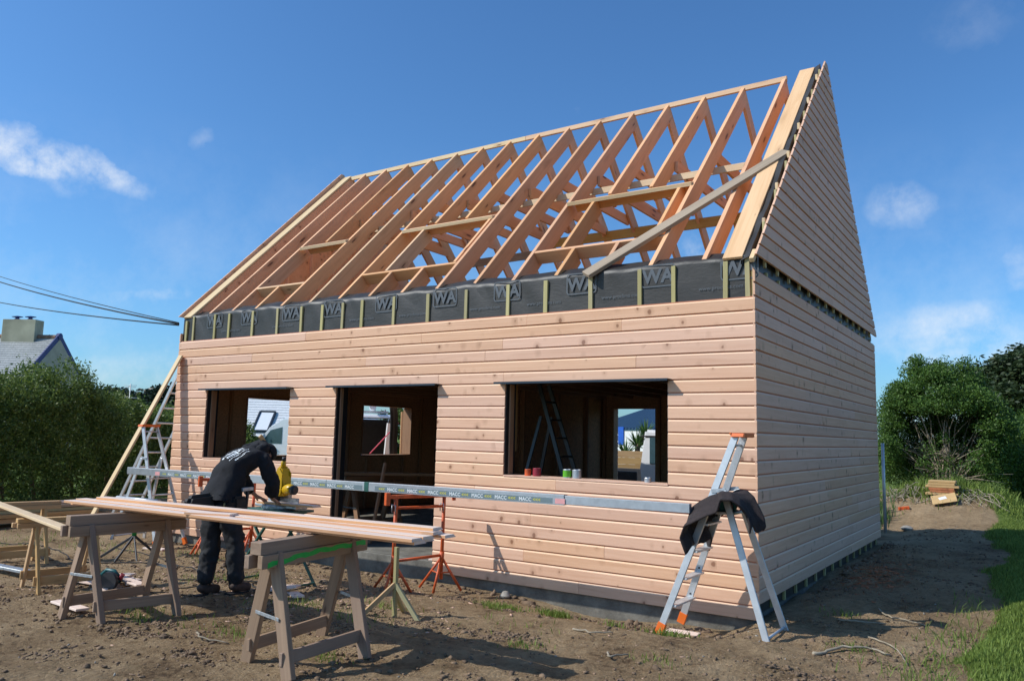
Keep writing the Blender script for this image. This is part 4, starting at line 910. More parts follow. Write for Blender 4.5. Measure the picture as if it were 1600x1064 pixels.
pk = poly_prism(cap, 'peak', [(.07, -.02), (.17, -.035), (.175, -.028), (.075, -.008)], .13, 'jacket', Matrix.Identity(4), .003)
bar(W, 'yellow_slat', hd+crown*.05-fdir*.09+Vector((-.00, -.03, .0)), hd+crown*.0-fdir*.20+Vector((-.01, -.035, .03)), .045, .02, 'lightw', upv=(0, 1, 0))  # yellowish slat of unknown use behind the head
# trousers, boots
tr = {'bp': (P(-4.70, -2.41, .96), (.145, .12)), 'hr': (P(-4.68, -2.50, .88), .122), 'tr': (P(-4.64, -2.53, .68), .108), 'kr': (P(-4.60, -2.555, .48), .094), 'cr': (P(-4.595, -2.565, .26), .088), 'ar': (P(-4.585, -2.57, .10), .084),
      'hl': (P(-4.70, -2.32, .88), .122), 'tl': (P(-4.71, -2.325, .68), .108), 'kl': (P(-4.72, -2.33, .48), .094), 'cl': (P(-4.75, -2.34, .26), .088), 'al': (P(-4.77, -2.345, .10), .084)}
tj = skin_obj(W, 'trousers', tr, [('bp', 'hr'), ('hr', 'tr'), ('tr', 'kr'), ('kr', 'cr'), ('cr', 'ar'), ('bp', 'hl'), ('hl', 'tl'), ('tl', 'kl'), ('kl', 'cl'), ('cl', 'al')], 'trouser', 3)
tx2 = bpy.data.textures.new('folds2', 'CLOUDS'); tx2.noise_scale = .08; d2 = tj.modifiers.new('folds', 'DISPLACE'); d2.texture = tx2; d2.strength = .055; d2.mid_level = .5
for x, y in ((-4.585, -2.57), (-4.775, -2.345)):
    g = gz(wx-(y-wy), wy+(x-wx))
    b_ = {'a': (P(x-.03, y, g+.12), .062), 'b': (P(x-.02, y, g+.065), .06), 'c': (P(x+.08, y, g+.055), .052), 'd': (P(x+.18, y-.005, g+.045), .044)}
    skin_obj(W, 'boot', b_, [('a', 'b'), ('b', 'c'), ('c', 'd')], 'shoe', 2)
    s_ = poly_prism(W, 'boot_sole', [(-.09, 0), (.22, 0), (.235, .018), (-.095, .022)], .095, 'rubber', Matrix.Translation(P(x, y, g-.004)), .004)
# belt, pouch, hammer
n = 28; ring = [Vector(P(-4.70+.185*math.cos(2*PI*k/n), -2.41+.165*math.sin(2*PI*k/n), 1.00+.03*math.cos(2*PI*k/n))) for k in range(n+1)]
bb = bmesh.new(); rr = []
for p in ring[:-1]: rr.append((bb.verts.new(p+Vector((0, 0, -.022))), bb.verts.new(p+Vector((0, 0, .022)))))
for k in range(n): bb.faces.new((rr[k][0], rr[(k+1) % n][0], rr[(k+1) % n][1], rr[k][1]))
bme = bm_mesh('tool_belt', bb, True); bme.materials.append(M['leather']); bo = link('tool_belt', bme, None, W); s3 = bo.modifiers.new('s', 'SOLIDIFY'); s3.thickness = .008
poly_prism(bo, 'tool_pouch', [(-.20, .10), (.06, .12), (.10, -.02), (.02, -.12), (-.16, -.08), (-.24, .02)], .10, 'leather', Matrix.Translation(P(-4.90, -2.44, .90)), .03)
poly_prism(bo, 'tool_pouch', [(-.08, .08), (.08, .08), (.075, -.12), (-.06, -.14)], .06, 'leather', Matrix.Translation(P(-4.63, -2.60, .90)), .02)
hm = bar(bo, 'hammer_handle', P(-4.55, -2.60, .78), P(-4.54, -2.61, 1.05), .022, .03, 'darkp', upv=(0, 1, 0)); bar(bo, 'hammer_head', P(-4.61, -2.61, 1.045), P(-4.48, -2.61, 1.05), .03, .035, 'galv')
bar(bo, 'folding_rule', P(-4.76, -2.565, .82), P(-4.79, -2.575, .96), .028, .012, 'green_w', upv=(0, 1, 0))
# faded print on the back of the jacket, laid onto the cloth
dg = bpy.context.evaluated_depsgraph_get(); dg.update()
from mathutils.bvhtree import BVHTree
je = jk.evaluated_get(dg); bvh = BVHTree.FromPolygons([v.co.copy() for v in je.data.vertices], [tuple(p.vertices) for p in je.data.polygons])
vs = []; fs = []
wv_ = Vector((-.50, -.42, .76)).normalized()
cen = Vector(P(-4.55, -2.44, 1.36)); uu = Vector((.80, -.10, .55)).normalized(); u2 = wv_.cross(uu).normalized(); uu = u2.cross(wv_)
for row, (L, hh) in enumerate(((.26, .035), (.22, .045), (.25, .014), (.18, .018))):
    x = -L/2
    while x < L/2:
        w = R.uniform(.008, .02); hgt = hh*R.uniform(.5, 1); pts = []
        for dx, dz in ((0, -hgt/2), (w, -hgt/2+R.uniform(-.004, .004)), (w, hgt/2), (0, hgt/2)):
            o_ = cen+uu*(x+dx)+u2*(.07-row*.045+dz)*1+wv_*.4; hit = bvh.ray_cast(o_, -wv_)
            if hit[0] is None: pts = None; break
            pts.append(hit[0]+wv_*.003)
        if pts: k = len(vs); vs += pts; fs.append((k, k+1, k+2, k+3))
        x += w+R.uniform(.003, .009)
if vs: link('back_print', mesh('back_print', vs, fs), 'inkw', jk)

# fleece thrown over the platform of the near ladder: two hanging ends joined by a fold behind the rails
lx, ly, lz = lad.location
path = [(-.36, .76), (-.42, .90), (-.37, 1.03), (-.27, 1.10), (-.17, 1.16), (-.07, 1.20), (.03, 1.20), (.10, 1.15), (.15, 1.07), (.19, .99), (.20, .92)]
cl = []; nv = 24; np_ = len(path); sub_ = 5; tot_ = (np_-1)*sub_
for i in range(tot_+1):
    k = min(i//sub_, np_-2); f = i/sub_-k; x = path[k][0]*(1-f)+path[k+1][0]*f; z = path[k][1]*(1-f)+path[k+1][1]*f; u = i/tot_
    for j in range(nv+1):
        v = j/nv; wdt = .34+.28*math.sin(min(1, u*1.15+.12)*PI)**.7; end = max(0, abs(u-.5)*2-.45)
        y = -.62+(v-.5)*2*wdt*.62
        fold = .022*math.sin(v*17+u*5)+.014*math.sin(v*31+u*11)
        zz = z+fold*(.6+end)-.10*((v-.5)*2)**2*(u < .5)-.05*((v-.5)*2)**2+(.07*math.sin(v*7+1)*end)
        cl.append((x+fold*end*1.2+.03*math.sin(v*9+u*3), y, zz))
fs = [(i*(nv+1)+j, (i+1)*(nv+1)+j, (i+1)*(nv+1)+j+1, i*(nv+1)+j+1) for i in range(tot_) for j in range(nv)]
co = link('fleece', mesh('fleece', cl, fs, True), 'cloth'); so = co.modifiers.new('s', 'SOLIDIFY'); so.thickness = .022; sb = co.modifiers.new('ss', 'SUBSURF'); sb.levels = sb.render_levels = 1
tag(co, 'dark brown fleece garment draped over the platform of the near stepladder', 'garment')
t = thing('tool_case', 'small turquoise power tool resting on the platform of the near stepladder', 'power tool', (lx+.02, ly-.10, lz+1.085))
box(t, 'battery', (-.10, -.05, 0), (.0, .05, .10), 'darkp', .01); tube(t, 'handle', [(.0, 0, .09), (.10, 0, .10), (.12, 0, .06), (.12, 0, .0)], .017, 'turq', 8); box(t, 'motor_body', (-.01, -.045, .0), (.05, .045, .09), 'turq', .012)

# ------------------------------------------------------------------ vegetation
def leaf_mesh(name, cen, size, seed=0, flat=None, aspect=.45, drop=0.0):
    rs = np.random.RandomState(seed); n = len(cen)
    a = rs.normal(size=(n, 3)); 
    if flat is not None: a = a*np.array([1, 1, flat])
    a /= np.linalg.norm(a, axis=1, keepdims=True); b = rs.normal(size=(n, 3)); b -= (b*a).sum(1, keepdims=True)*a; b /= np.linalg.norm(b, axis=1, keepdims=True)
    s = size*rs.uniform(.6, 1.3, size=(n, 1)); a = a*s; b = b*s*aspect
    v = np.stack([cen-a, cen-b, cen+a, cen+b], 1).reshape(-1, 3); q = np.arange(4*n).reshape(-1, 4)
    return np_mesh(name, v, q)
def clumps(rs, pts, rad, per, squash=.8):
    """leaf centres gathered round clump centres, denser near the middle of each clump"""
    c = np.repeat(pts, per, 0); d = rs.normal(size=c.shape); d /= np.linalg.norm(d, axis=1, keepdims=True)
    r = rs.uniform(0, 1, size=(len(c), 1))**.55*np.repeat(rad, per)[:, None]; d[:, 2] *= squash
    return c+d*r
def hedge(name, label, path, hts, thick, ncl, per, leaf, mat, seed, base=.25):
    rs = np.random.RandomState(seed); path = np.array(path, float); seg = np.linalg.norm(np.diff(path, axis=0), axis=1); cum = np.r_[0, np.cumsum(seg)]
    s = rs.uniform(0, cum[-1], ncl); k = np.clip(np.searchsorted(cum, s)-1, 0, len(seg)-1); f = (s-cum[k])/seg[k]
    P0 = path[k]+(path[k+1]-path[k])*f[:, None]; H = np.array(hts)[k]*(1-f)+np.array(hts)[k+1]*f; tn = (path[k+1]-path[k])/seg[k][:, None]; nn = np.stack([tn[:, 1], -tn[:, 0]], 1)
    H = H*(1+.16*fbm(s*.8, s*0+3, 3)*2)
    th = rs.uniform(-.12, PI+.12, ncl); rr = np.where(rs.rand(ncl) < .75, rs.uniform(.82, 1.0, ncl), rs.uniform(.3, .85, ncl))
    cx = np.sign(np.cos(th))*np.abs(np.cos(th))**.6*thick*rr; cz = base+np.clip(np.sin(th), 0, 1)**.55*(H-base-.2)*rr
    lowm = rs.rand(ncl) < .35; cz = np.where(lowm, base+rs.rand(ncl)*(H-base)*.8, cz); cx = np.where(lowm, np.sign(cx)*thick*(.8+.15*rs.rand(ncl)), cx)
    pts = np.stack([P0[:, 0]+nn[:, 0]*cx, P0[:, 1]+nn[:, 1]*cx, cz], 1); rad = rs.uniform(.16, .40, ncl)
    t = thing(name, label, 'hedge', (path[0][0], path[0][1], 0)); cen = clumps(rs, pts, rad, per)-np.array([path[0][0], path[0][1], 0])
    cen = cen[cen[:, 2] > .05]
    link('foliage', leaf_mesh('foliage', cen, leaf, seed), mat, t)
    bm = bmesh.new()
    for i in range(int(cum[-1]*1.8)):
        s_ = rs.uniform(0, cum[-1]); k = min(np.searchsorted(cum, s_)-1, len(seg)-1); k = max(k, 0); q = path[k]+(path[k+1]-path[k])*((s_-cum[k])/seg[k])-path[0]; h = rs.uniform(1.0, 2.0)
        tube_bm(bm, [(q[0], q[1], -.1), (q[0]+rs.normal()*.12, q[1]+rs.normal()*.12, h*.5), (q[0]+rs.normal()*.3, q[1]+rs.normal()*.3, h)], [.045, .03, .012], 5)
    me = bm_mesh('stems', bm); me.materials.append(M['bark']); link('stems', me, None, t)
    return t
hedge('hedge', 'tall leafy hedge behind the timber pile at the left edge', [(-13.6, -5.2), (-14.0, -2.2), (-14.3, -.7), (-15.0, .9), (-15.6, 2.1)], [2.6, 2.75, 2.75, 3.0, 2.75], 1.0, 1500, 120, .034, 'leaf1', 11)
hedge('hedge', 'lower clipped hedge seen between the leaning board and the left corner of the house', [(-15.9, 2.4), (-17.2, 4.8), (-18.2, 6.6)], [2.35, 2.35, 2.25], .9, 800, 80, .045, 'leaf1', 12)

def bush(name, label, cat, c, rx, ry, z0, z1, ncl, per, leaf, mat, seed, hollow=None, branches=14, group=None, trunk=.05, flat=None, crad=(.18, .36), bmat='bark', squash=.8):
    rs = np.random.RandomState(seed); d = rs.normal(size=(ncl, 3)); d /= np.linalg.norm(d, axis=1, keepdims=True)
    rr = np.where(rs.rand(ncl) < .78, rs.uniform(.84, 1.02, ncl), rs.uniform(.35, .84, ncl)); d *= rr[:, None]
    d *= (1+.75*fbm(d[:, 0]*1.7+seed, d[:, 2]*1.7+d[:, 1], 3))[:, None]
    pts = d*np.array([rx, ry, (z1-z0)/2])+np.array([0, 0, (z1+z0)/2])
    if hollow is not None: pts = pts[~hollow(pts) | (rs.rand(len(pts)) < .06)]
    t = thing(name, label, cat, c, 0, group); cen = clumps(rs, pts, rs.uniform(*crad, len(pts)), per, squash); cen = cen[cen[:, 2] > .03]
    link('crown', leaf_mesh('crown', cen, leaf, seed, flat), mat, t)
    bm = bmesh.new()
    for i in range(branches):
        a = rs.uniform(0, 2*PI); q = pts[rs.randint(len(pts))]*rs.uniform(.7, .98); b0 = Vector((rs.normal()*.12, rs.normal()*.12, -.1)); b1 = b0.lerp(Vector(q), .45)+Vector((rs.normal()*.08, rs.normal()*.08, .12*(z1-z0)*.5))
        tube_bm(bm, [b0, b0.lerp(b1, .5)+Vector((rs.normal()*.05, rs.normal()*.05, .05)), b1, b1.lerp(Vector(q), .5)+Vector((rs.normal()*.07, rs.normal()*.07, .03)), q], [trunk, trunk*.8, trunk*.55, trunk*.35, trunk*.15], 6)
        for j in range(2): e = b1+Vector((rs.normal()*.35*rx, rs.normal()*.3*ry, abs(rs.normal())*.3)); tube_bm(bm, [b1, b1.lerp(e, .5)+Vector((0, 0, .05)), e], [trunk*.45, trunk*.3, trunk*.1], 5)
    me = bm_mesh('branches' if trunk < .1 else 'trunk', bm, True); me.materials.append(M[bmat]); link('branches' if trunk < .1 else 'trunk', me, None, t)
    return t
hol = lambda p: (p[:, 1] < .4) & (p[:, 2] < 2.45) & (p[:, 0] > -1.0) & (p[:, 0] < .95)
bush('big_shrub', 'large rounded green shrub with bare inner branches behind the soil bank', 'shrub', (.28, 14.7, .1), 1.42, 1.4, .05, 3.5, 1250, 190, .032, 'leaf2', 21, hol, 60, trunk=.030, bmat='twig')
bush('dark_shrub', 'dark broad bush to the right of and behind the large rounded shrub', 'shrub', (2.65, 18.0, .1), 1.5, 1.6, .0, 2.5, 700, 130, .038, 'leaf2', 22, None, 14)
bush('cypress', 'dark spreading cypress with layered branches at the right edge', 'tree', (4.6, 32.5, 0), 5.2, 4.0, 2.4, 6.2, 800, 90, .11, 'leaf3', 23, None, 16, trunk=.22, flat=.25, crad=(.5, 1.0), squash=.35)
bush('bright_bush', 'small bright green bush at the right edge beneath the cypress', 'shrub', (3.4, 24, 0), 1.6, 1.2, 1.0, 3.1, 220, 80, .06, 'grassb', 24, None, 8)
bush('far_tree', 'small dark pine clump above the hedge beside the aerial', 'tree', (-49.8, 21.6, 0), 1.8, 1.6, 1.8, 4.0, 120, 90, .16, 'leaf4', 25, None, 7, trunk=.2, flat=.5, crad=(.4, .9), group=None)
bush('far_tree', 'ragged dark tree above the hedge just left of the leaning board', 'tree', (-49.0, 25.6, 0), 2.7, 2.2, 1.5, 4.5, 150, 90, .18, 'leaf4', 26, None, 9, trunk=.2, flat=.5, crad=(.4, .9))
bush('yard_bush', 'small bush seen through the left window beside the nose of the white van', 'shrub', (-21.7, 10.75, 0), .42, .42, .1, 1.75, 80, 90, .05, 'leaf1', 27, None, 8)
bush('yard_tree', 'reddish green tree glimpsed through the far window between van and ladder', 'tree', (-27, 26, 0), 2.0, 2.0, .6, 3.0, 150, 80, .10, 'leaf1', 28, None, 8, trunk=.12)
# a line of trees beyond the garden, mostly hidden by the house
for k, (x, y, h) in enumerate([(12, 34, 5), (18, 25, 4.5), (20, 14, 4), (8, 48, 5)]):
    bush('garden_tree', ['broad dark tree far behind to the right of the cypress', 'dark tree out of the right side of the view', 'low dark tree furthest out on the right', 'dark tree behind the cypress'][k], 'tree', (x, y, 0), 3, 3, .5, h, 160, 60, .16, 'leaf3', 40+k, None, 8, trunk=.18, crad=(.5, 1))

# spiky plant in the planter behind the house
t = thing('yucca', 'spiky green yucca behind the timber planter, seen through the back doorway', 'plant', (-8.9, 16.7, 0))
rs = np.random.RandomState(3); vs = []; fs = []
for c0, nb, L0 in (((0, 0, 1.35), 90, .75), ((.25, .1, 1.75), 80, .6), ((-.45, 0, 1.05), 70, .7)):
    for i in range(nb):
        az = rs.uniform(0, 2*PI); el = rs.uniform(-.2, 1.4); L = L0*rs.uniform(.7, 1.1); d = Vector((math.cos(az)*math.cos(el), math.sin(az)*math.cos(el), math.sin(el))); s = d.cross(Vector((0, 0, 1))).normalized()*.025; c = Vector(c0)
        k = len(vs); mid = c+d*L*.5; tip = c+d*L+Vector((0, 0, -.10*L*math.cos(el))); vs += [c-s*.5, c+s*.5, mid+s, mid-s, tip]; fs += [(k, k+1, k+2, k+3), (k+3, k+2, k+4)]
link('leaves', mesh('leaves', vs, fs), 'palm', t); tube(t, 'trunk', [(0, 0, -.1), (0, 0, 1.35), (.25, .1, 1.75)], .09, 'bark')

# grass of the lawn and sprouting tufts
def blades(name, label, pts, hmin, hmax, mat, seed, kind='stuff', w=.004, lean=.5):
    rs = np.random.RandomState(seed); n = len(pts); x, y = pts[:, 0], pts[:, 1]; z = gh(x, y)-.006; h = rs.uniform(hmin, hmax, n); az = rs.uniform(0, 2*PI, n); ln = rs.uniform(.05, lean, n)*h; a2 = rs.uniform(0, 2*PI, n)
    base = np.stack([x, y, z], 1); side = np.stack([np.cos(az), np.sin(az), az*0], 1)*w; ld = np.stack([np.cos(a2), np.sin(a2), a2*0], 1)*ln[:, None]
    mid = base+ld*.35+np.stack([x*0, x*0, h*.6], 1); tip = base+ld+np.stack([x*0, x*0, h], 1)
    v = np.stack([base-side, base+side, mid+side*.8, mid-side*.8, tip+side*.15, tip-side*.15], 1).reshape(-1, 3); i = np.arange(n)*6
    q = np.concatenate([np.stack([i, i+1, i+2, i+3], 1), np.stack([i+3, i+2, i+4, i+5], 1)])
    return tag(link(name, np_mesh(name, v, q), mat), label, name.replace('_', ' '), None, kind)
rs = np.random.RandomState(8)
def lawnpts(n, x0, x1, y0, y1, thr, pw=1):
    p = np.stack([rs.uniform(x0, x1, n), rs.uniform(y0, y1, n)], 1); m = turf_mask(p[:, 0], p[:, 1]); return p[m > rs.uniform(thr, thr+.35, n)]
near = lawnpts(80000, 1.2, 3.8, -3.5, 3.0, .4); mid_ = lawnpts(70000, 1.0, 4.0, 3.0, 11.0, .4); farp = lawnpts(60000, .8, 8, 11, 24, .4)
blades('lawn_grass', 'bright green lawn grass along the right edge of the plot', near, .02, .055, 'grassb', 1)
blades('lawn_grass', 'green lawn grass further along the right side of the house', mid_, .025, .06, 'grassb', 2, w=.006); blades('lawn_grass', 'distant lawn grass beyond the soil bank', farp, .04, .10, 'grassb', 3, w=.012)
tall = np.concatenate([np.stack([cx+rs.normal(size=n)*sx_, cy+rs.normal(size=n)*sy_], 1) for cx, cy, n, sx_, sy_ in ((1.55, -1.35, 260, .16, .3), (1.45, -.75, 120, .12, .16), (1.6, .2, 260, .15, .3), (1.62, 1.6, 160, .12, .4), (1.2, -1.0, 60, .2, .2), (1.75, -.4, 300, .15, .5))])
blades('long_grass', 'longer ragged grass at the edge of the lawn', tall[::2], .04, .12, 'grassb', 4, lean=1.2)
tf = [(-1.95, -.42, .10, 420), (-2.45, -.62, .13, 380), (-2.25, -1.05, .05, 60), (-.45, -1.0, .09, 200), (-1.05, -.85, .08, 60), (-3.05, -1.75, .15, 90), (-2.9, -2.35, .2, 80), (-3.7, -2.3, .25, 140), (-4.6, -3.3, .15, 110), (-4.2, -3.5, .1, 60), (-5.4, -2.0, .2, 120), (-5.0, -1.6, .12, 90), (-6.8, -1.2, .3, 120), (-8.5, -1.5, .4, 160), (-1.2, -2.1, .1, 70), (-2.2, -3.3, .12, 80), (-3.2, -3.3, .15, 90), (.6, .6, .12, 50), (.9, -.6, .1, 60), (-.2, -1.9, .15, 50), (-9.8, -1.8, .5, 150), (-1.6, -1.6, .3, 50), (-3.9, -3.3, .25, 60)]
blades('grass_tufts', 'small green sprouts of grass scattered over the bare soil', np.concatenate([np.stack([a+rs.normal(size=n)*s, b+rs.normal(size=n)*s*.6], 1) for a, b, s, n in tf]), .02, .075, 'grassb', 5, lean=.9)
sc = np.stack([rs.uniform(-8, 1.7, 5000), rs.uniform(-5, 3, 5000)], 1); sc = sc[(sc[:, 1] < -.15) | (sc[:, 0] > .15)]
blades('dry_stubble', 'thin dry straws lying on the bare soil', sc[:2600], .004, .02, 'drygrass', 6, lean=5.0, w=.0015)
mb = np.stack([.35+rs.normal(size=3500)*.85, 12.75+rs.normal(size=3500)*.55], 1)
blades('bank_grass', 'grass growing over the top of the soil bank', mb, .06, .28, 'grassb', 7, w=.010, lean=.9)
mb2 = np.stack([rs.uniform(-1.1, -.5, 900), 9.9+rs.normal(size=900)*.8], 1); blades('bank_grass', 'yellowish grass clump at the far corner of the house', np.stack([-.75+rs.normal(size=900)*.16, 10.2+rs.normal(size=900)*.4], 1), .12, .45, 'palm', 9, w=.010)
# roots hanging out of the bank
bm = bmesh.new()
for i in range(150):
    x = rs.uniform(-.7, 1.35); y = 11.75+rs.uniform(-.25, .5); z = gz(x, y)+rs.uniform(.0, .12); pts = [Vector((x, y, z))]
    dx = rs.normal()*.10
    for j in range(4): q = pts[-1]+Vector((dx*.7+rs.normal()*.03, -.05-rs.rand()*.04, -.06+.07*(j == 0))); q.z = max(q.z, gz(q.x, q.y)+.01); pts.append(q)
    tube_bm(bm, pts, [.009*rs.uniform(.5, 1.2)]*3+[.005]*2, 4)
me = bm_mesh('roots', bm); me.materials.append(M['twig']); tag(link('dry_roots', me), 'tangle of dry roots hanging out of the soil bank', 'roots', None, 'stuff')

# clods, gravel and splinters on the soil
def debris(name, label, pts, smin, smax, mat, seed, flat=.7, elong=1.0):
    rs = np.random.RandomState(seed); base = np.array([(1, 0, 0), (-1, 0, 0), (0, 1, 0), (0, -1, 0), (0, 0, 1), (0, 0, -1)], float); tri = np.array([(0, 2, 4), (2, 1, 4), (1, 3, 4), (3, 0, 4), (2, 0, 5), (1, 2, 5), (3, 1, 5), (0, 3, 5)])
    bm = bmesh.new(); bmesh.ops.create_icosphere(bm, subdivisions=1, radius=1); bm.verts.ensure_lookup_table(); base = np.array([v.co[:] for v in bm.verts]); tri = np.array([[v.index for v in f.verts] for f in bm.faces]); bm.free()
    n = len(pts); s = smin*(smax/smin)**(rs.rand(n)**2.2); az = rs.uniform(0, 2*PI, n); c, sn = np.cos(az), np.sin(az)
    V = base[None]*(1+.38*rs.normal(size=(n, len(base), 1)).clip(-1.5, 1.5))*np.exp(.3*rs.normal(size=(n, 1, 3)))*s[:, None, None]; V[:, :, 2] *= flat; V[:, :, 0] *= elong
    X_ = V[:, :, 0]*c[:, None]-V[:, :, 1]*sn[:, None]; Y_ = V[:, :, 0]*sn[:, None]+V[:, :, 1]*c[:, None]
    z = gh(pts[:, 0], pts[:, 1])+s*flat*.25
    v = np.stack([X_+pts[:, 0:1], Y_+pts[:, 1:2], V[:, :, 2]+z[:, None]], -1).reshape(-1, 3); q = (tri[None]+(np.arange(n)*len(base))[:, None, None]).reshape(-1, 3)
    return tag(link(name, np_mesh(name, v, q), mat), label, name.replace('_', ' '), None, 'stuff')
M['soil'] = plain('loose_soil', (.19, .125, .075), .95, var=.45, scale=6, bump=.8, bscale=50)
def spread(n, x0, x1, y0, y1): return np.stack([rs.uniform(x0, x1, n), rs.uniform(y0, y1, n)], 1)
p = np.concatenate([spread(9000, -7, 1.7, -5, 1.0), spread(2600, .15, 1.7, 0, 9), spread(2500, -10, -5, -4, 0)]); p = p[((p[:, 1] < -.06) | (p[:, 0] > .1))]; p = p[vnoise(p[:, 0]*1.3+5, p[:, 1]*1.3)+.25*rs.rand(len(p)) > .42]
debris('soil_clods', 'loose crumbs and clods of brown soil', p, .003, .022, 'soil', 31)
pc = []
for k in range(70):
    cx, cy = rs.uniform(-6, 1.4), rs.uniform(-4.6, -.35); n = rs.randint(60, 220); pc.append(np.stack([cx+rs.normal(size=n)*rs.uniform(.05, .2), cy+rs.normal(size=n)*rs.uniform(.03, .10)], 1))
p = np.concatenate(pc); p = p[p[:, 1] < -.1]
debris('dark_clods', 'dark crumbly clods heaped in patches on the soil', p, .004, .022, 'soil', 36, .55)
p = np.concatenate([np.stack([rs.uniform(-2.5, -.4, 300), -.10-np.abs(rs.normal(size=300))*.10], 1), np.stack([rs.uniform(-9, -2.5, 260), -.08-np.abs(rs.normal(size=260))*.07], 1), np.stack([.1+np.abs(rs.normal(size=260))*.12, rs.uniform(.8, 7, 260)], 1)])
debris('soil_lumps', 'bigger lumps of soil crumbled along the foot of the walls', p, .008, .045, 'soil', 32, .6)
p = np.concatenate([spread(900, -7, 1.7, -5, 2), spread(500, -.4, 1.4, 8.5, 11.6)]); p = p[((p[:, 1] < -.06) | (p[:, 0] > .1))]
debris('gravel', 'small pale stones scattered in the soil', p[::2], .003, .012, 'stone', 33)
p = np.concatenate([np.stack([-4.0+rs.normal(size=500)*.7, -1.9+rs.normal(size=500)*.6], 1), np.stack([-5.9+rs.normal(size=450)*.8, -2.7+rs.normal(size=450)*.5], 1), spread(160, -4, 0, -3, -.3)]); p = p[p[:, 1] < -.1]
debris('wood_shavings', 'pale wood chips and shavings round the saw and scrap heap', p, .005, .018, 'chip', 34, .15, 2.2)
p = np.stack([.55+rs.normal(size=900)*.16, 3.0+rs.normal(size=900)*.55], 1); p = p[p[:, 0] > .12]; debris('sawdust', 'orange sawdust and bark spilled beside the end wall', p, .006, .022, 'brick', 35, .25, 1.8)
# fallen sticks
def stick(name, pts, r, label):
    Q = []
    for a, b in zip(pts, pts[1:]):
        for k in range(5): f = k/5; Q.append((a[0]+(b[0]-a[0])*f+R.uniform(-.012, .012), a[1]+(b[1]-a[1])*f+R.uniform(-.012, .012)))
    Q.append(pts[-1]); n = len(Q)
    tag(tube(None, name, [(x, y, gz(x, y)+r*.8+.02*math.sin(i/n*PI)) for i, (x, y) in enumerate(Q)], [r*(1-.6*i/n) for i in range(n)], 'twig', 6), label, 'stick', 'fallen sticks')
stick('fallen_stick', [(.68, -.92), (.82, -.72), (1.02, -.60), (1.18, -.62)], .014, 'thick pale fallen stick nearest the lawn at the bottom right')
stick('fallen_stick', [(.60, .45), (.75, .35), (1.0, .42)], .011, 'thin stick at the edge of the house shadow, right of the stepladder')
stick('fallen_stick', [(.85, .95), (1.0, .75), (1.3, .6)], .009, 'long thin twig between the house shadow and the lawn')
stick('fallen_stick', [(.95, -.1), (1.2, -.45), (1.32, -.8)], .008, 'straight pale twig pointing from the lawn towards the stepladder')
stick('fallen_stick', [(-1.15, -1.42), (-.92, -1.52), (-.80, -1.40)], .009, 'short crooked twig in the middle of the soil, left of the near stepladder')
stick('fallen_stick', [(-3.45, -3.45), (-3.25, -3.6), (-3.0, -3.5)], .009, 'forked twig between the two old sawhorses')
stick('fallen_stick', [(-.6, -1.9), (-.5, -2.05), (-.45, -1.85)], .010, 'stub of a root in the foreground soil')

# stack on the bank
for k in range(6):
    mt = ['card', 'brick', 'brick', 'card', 'card', 'card'][k]; w = [.62, .50, .48, .66, .50, .54][k]
    tag(box(None, 'slab', (.46-w/2+.03*(k % 2), 11.62, .60+.052*k), (.46+w/2, 12.02, .60+.052*k+.048), mt, .006), ['bottom slab', 'second slab from the bottom', 'reddish slab in the middle', 'wide slab above the reddish one', 'second slab from the top', 'top slab'][k]+' of the small stack on the soil bank', 'slab', 'slabs stacked on the soil bank')
t = bar(None, 'cardboard_sheet', (.30, 11.3, .50), (.75, 11.35, .60), .35, .012, 'card', upv=(0, -.5, 1)); tag(t, 'pale cardboard sheet with a white mark lying below the stack on the bank', 'cardboard'); bar(t, 'white_mark', (.14, 0, .008), (.28, .03, .008), .10, .003, 'white', bev=0)
tag(bar(None, 'red_brick', (-.30, 11.0, gz(-.3, 11)+.04), (-.10, 11.05, gz(-.2, 11)+.06), .1, .06, 'orange'), 'orange-red broken brick on the left of the soil bank', 'brick')
lathe(None, 'pale_stone', [(0, 0), (.09, .01), (.11, .05), (.06, .09), (0, .10)], 'stone', Matrix.Translation((.05, 9.4, gz(.05, 9.4)))); tag([o for o in bpy.data.objects if o.name.startswith('pale_stone')][0], 'pale rounded stone just beyond the end of the house shadow', 'stone')
o = lathe(None, 'pale_stone', [(0, 0), (.05, .01), (.06, .03), (.03, .07), (0, .08)], 'stone', Matrix.Translation((-2.72, -.16, gz(-2.72, -.16)))); tag(o, 'small pale stone against the concrete plinth right of the trestle', 'stone')

# ------------------------------------------------------------------ neighbouring buildings
def quad(parent, name, pts, mat, thick=.0):
    me = mesh(name, pts, [tuple(range(len(pts)))]); o = link(name, me, mat, parent)
    if thick: s = o.modifiers.new('s', 'SOLIDIFY'); s.thickness = thick; s.offset = -1
    return o
def slope_roof(parent, e0, e1, r1, r0, rows, mat, lift=.018, name='slate_course'):
    """a pitched roof face laid in overlapping courses, each course its own step"""
    e0, e1, r0, r1 = map(Vector, (e0, e1, r0, r1)); n = (e1-e0).cross(r0-e0).normalized()
    if n.z < 0: n = -n
    vs = []; fs = []
    for k in range(rows):
        a, b = k/rows, (k+1)/rows; p = [e0.lerp(r0, a)+n*lift, e1.lerp(r1, a)+n*lift, e1.lerp(r1, b), e0.lerp(r0, b)]; q = [e0.lerp(r0, a), e1.lerp(r1, a)]
        i = len(vs); vs += p+q; fs += [(i, i+1, i+2, i+3), (i+4, i+5, i+1, i)]
    return link(name, mesh(name, vs, fs), mat, parent)
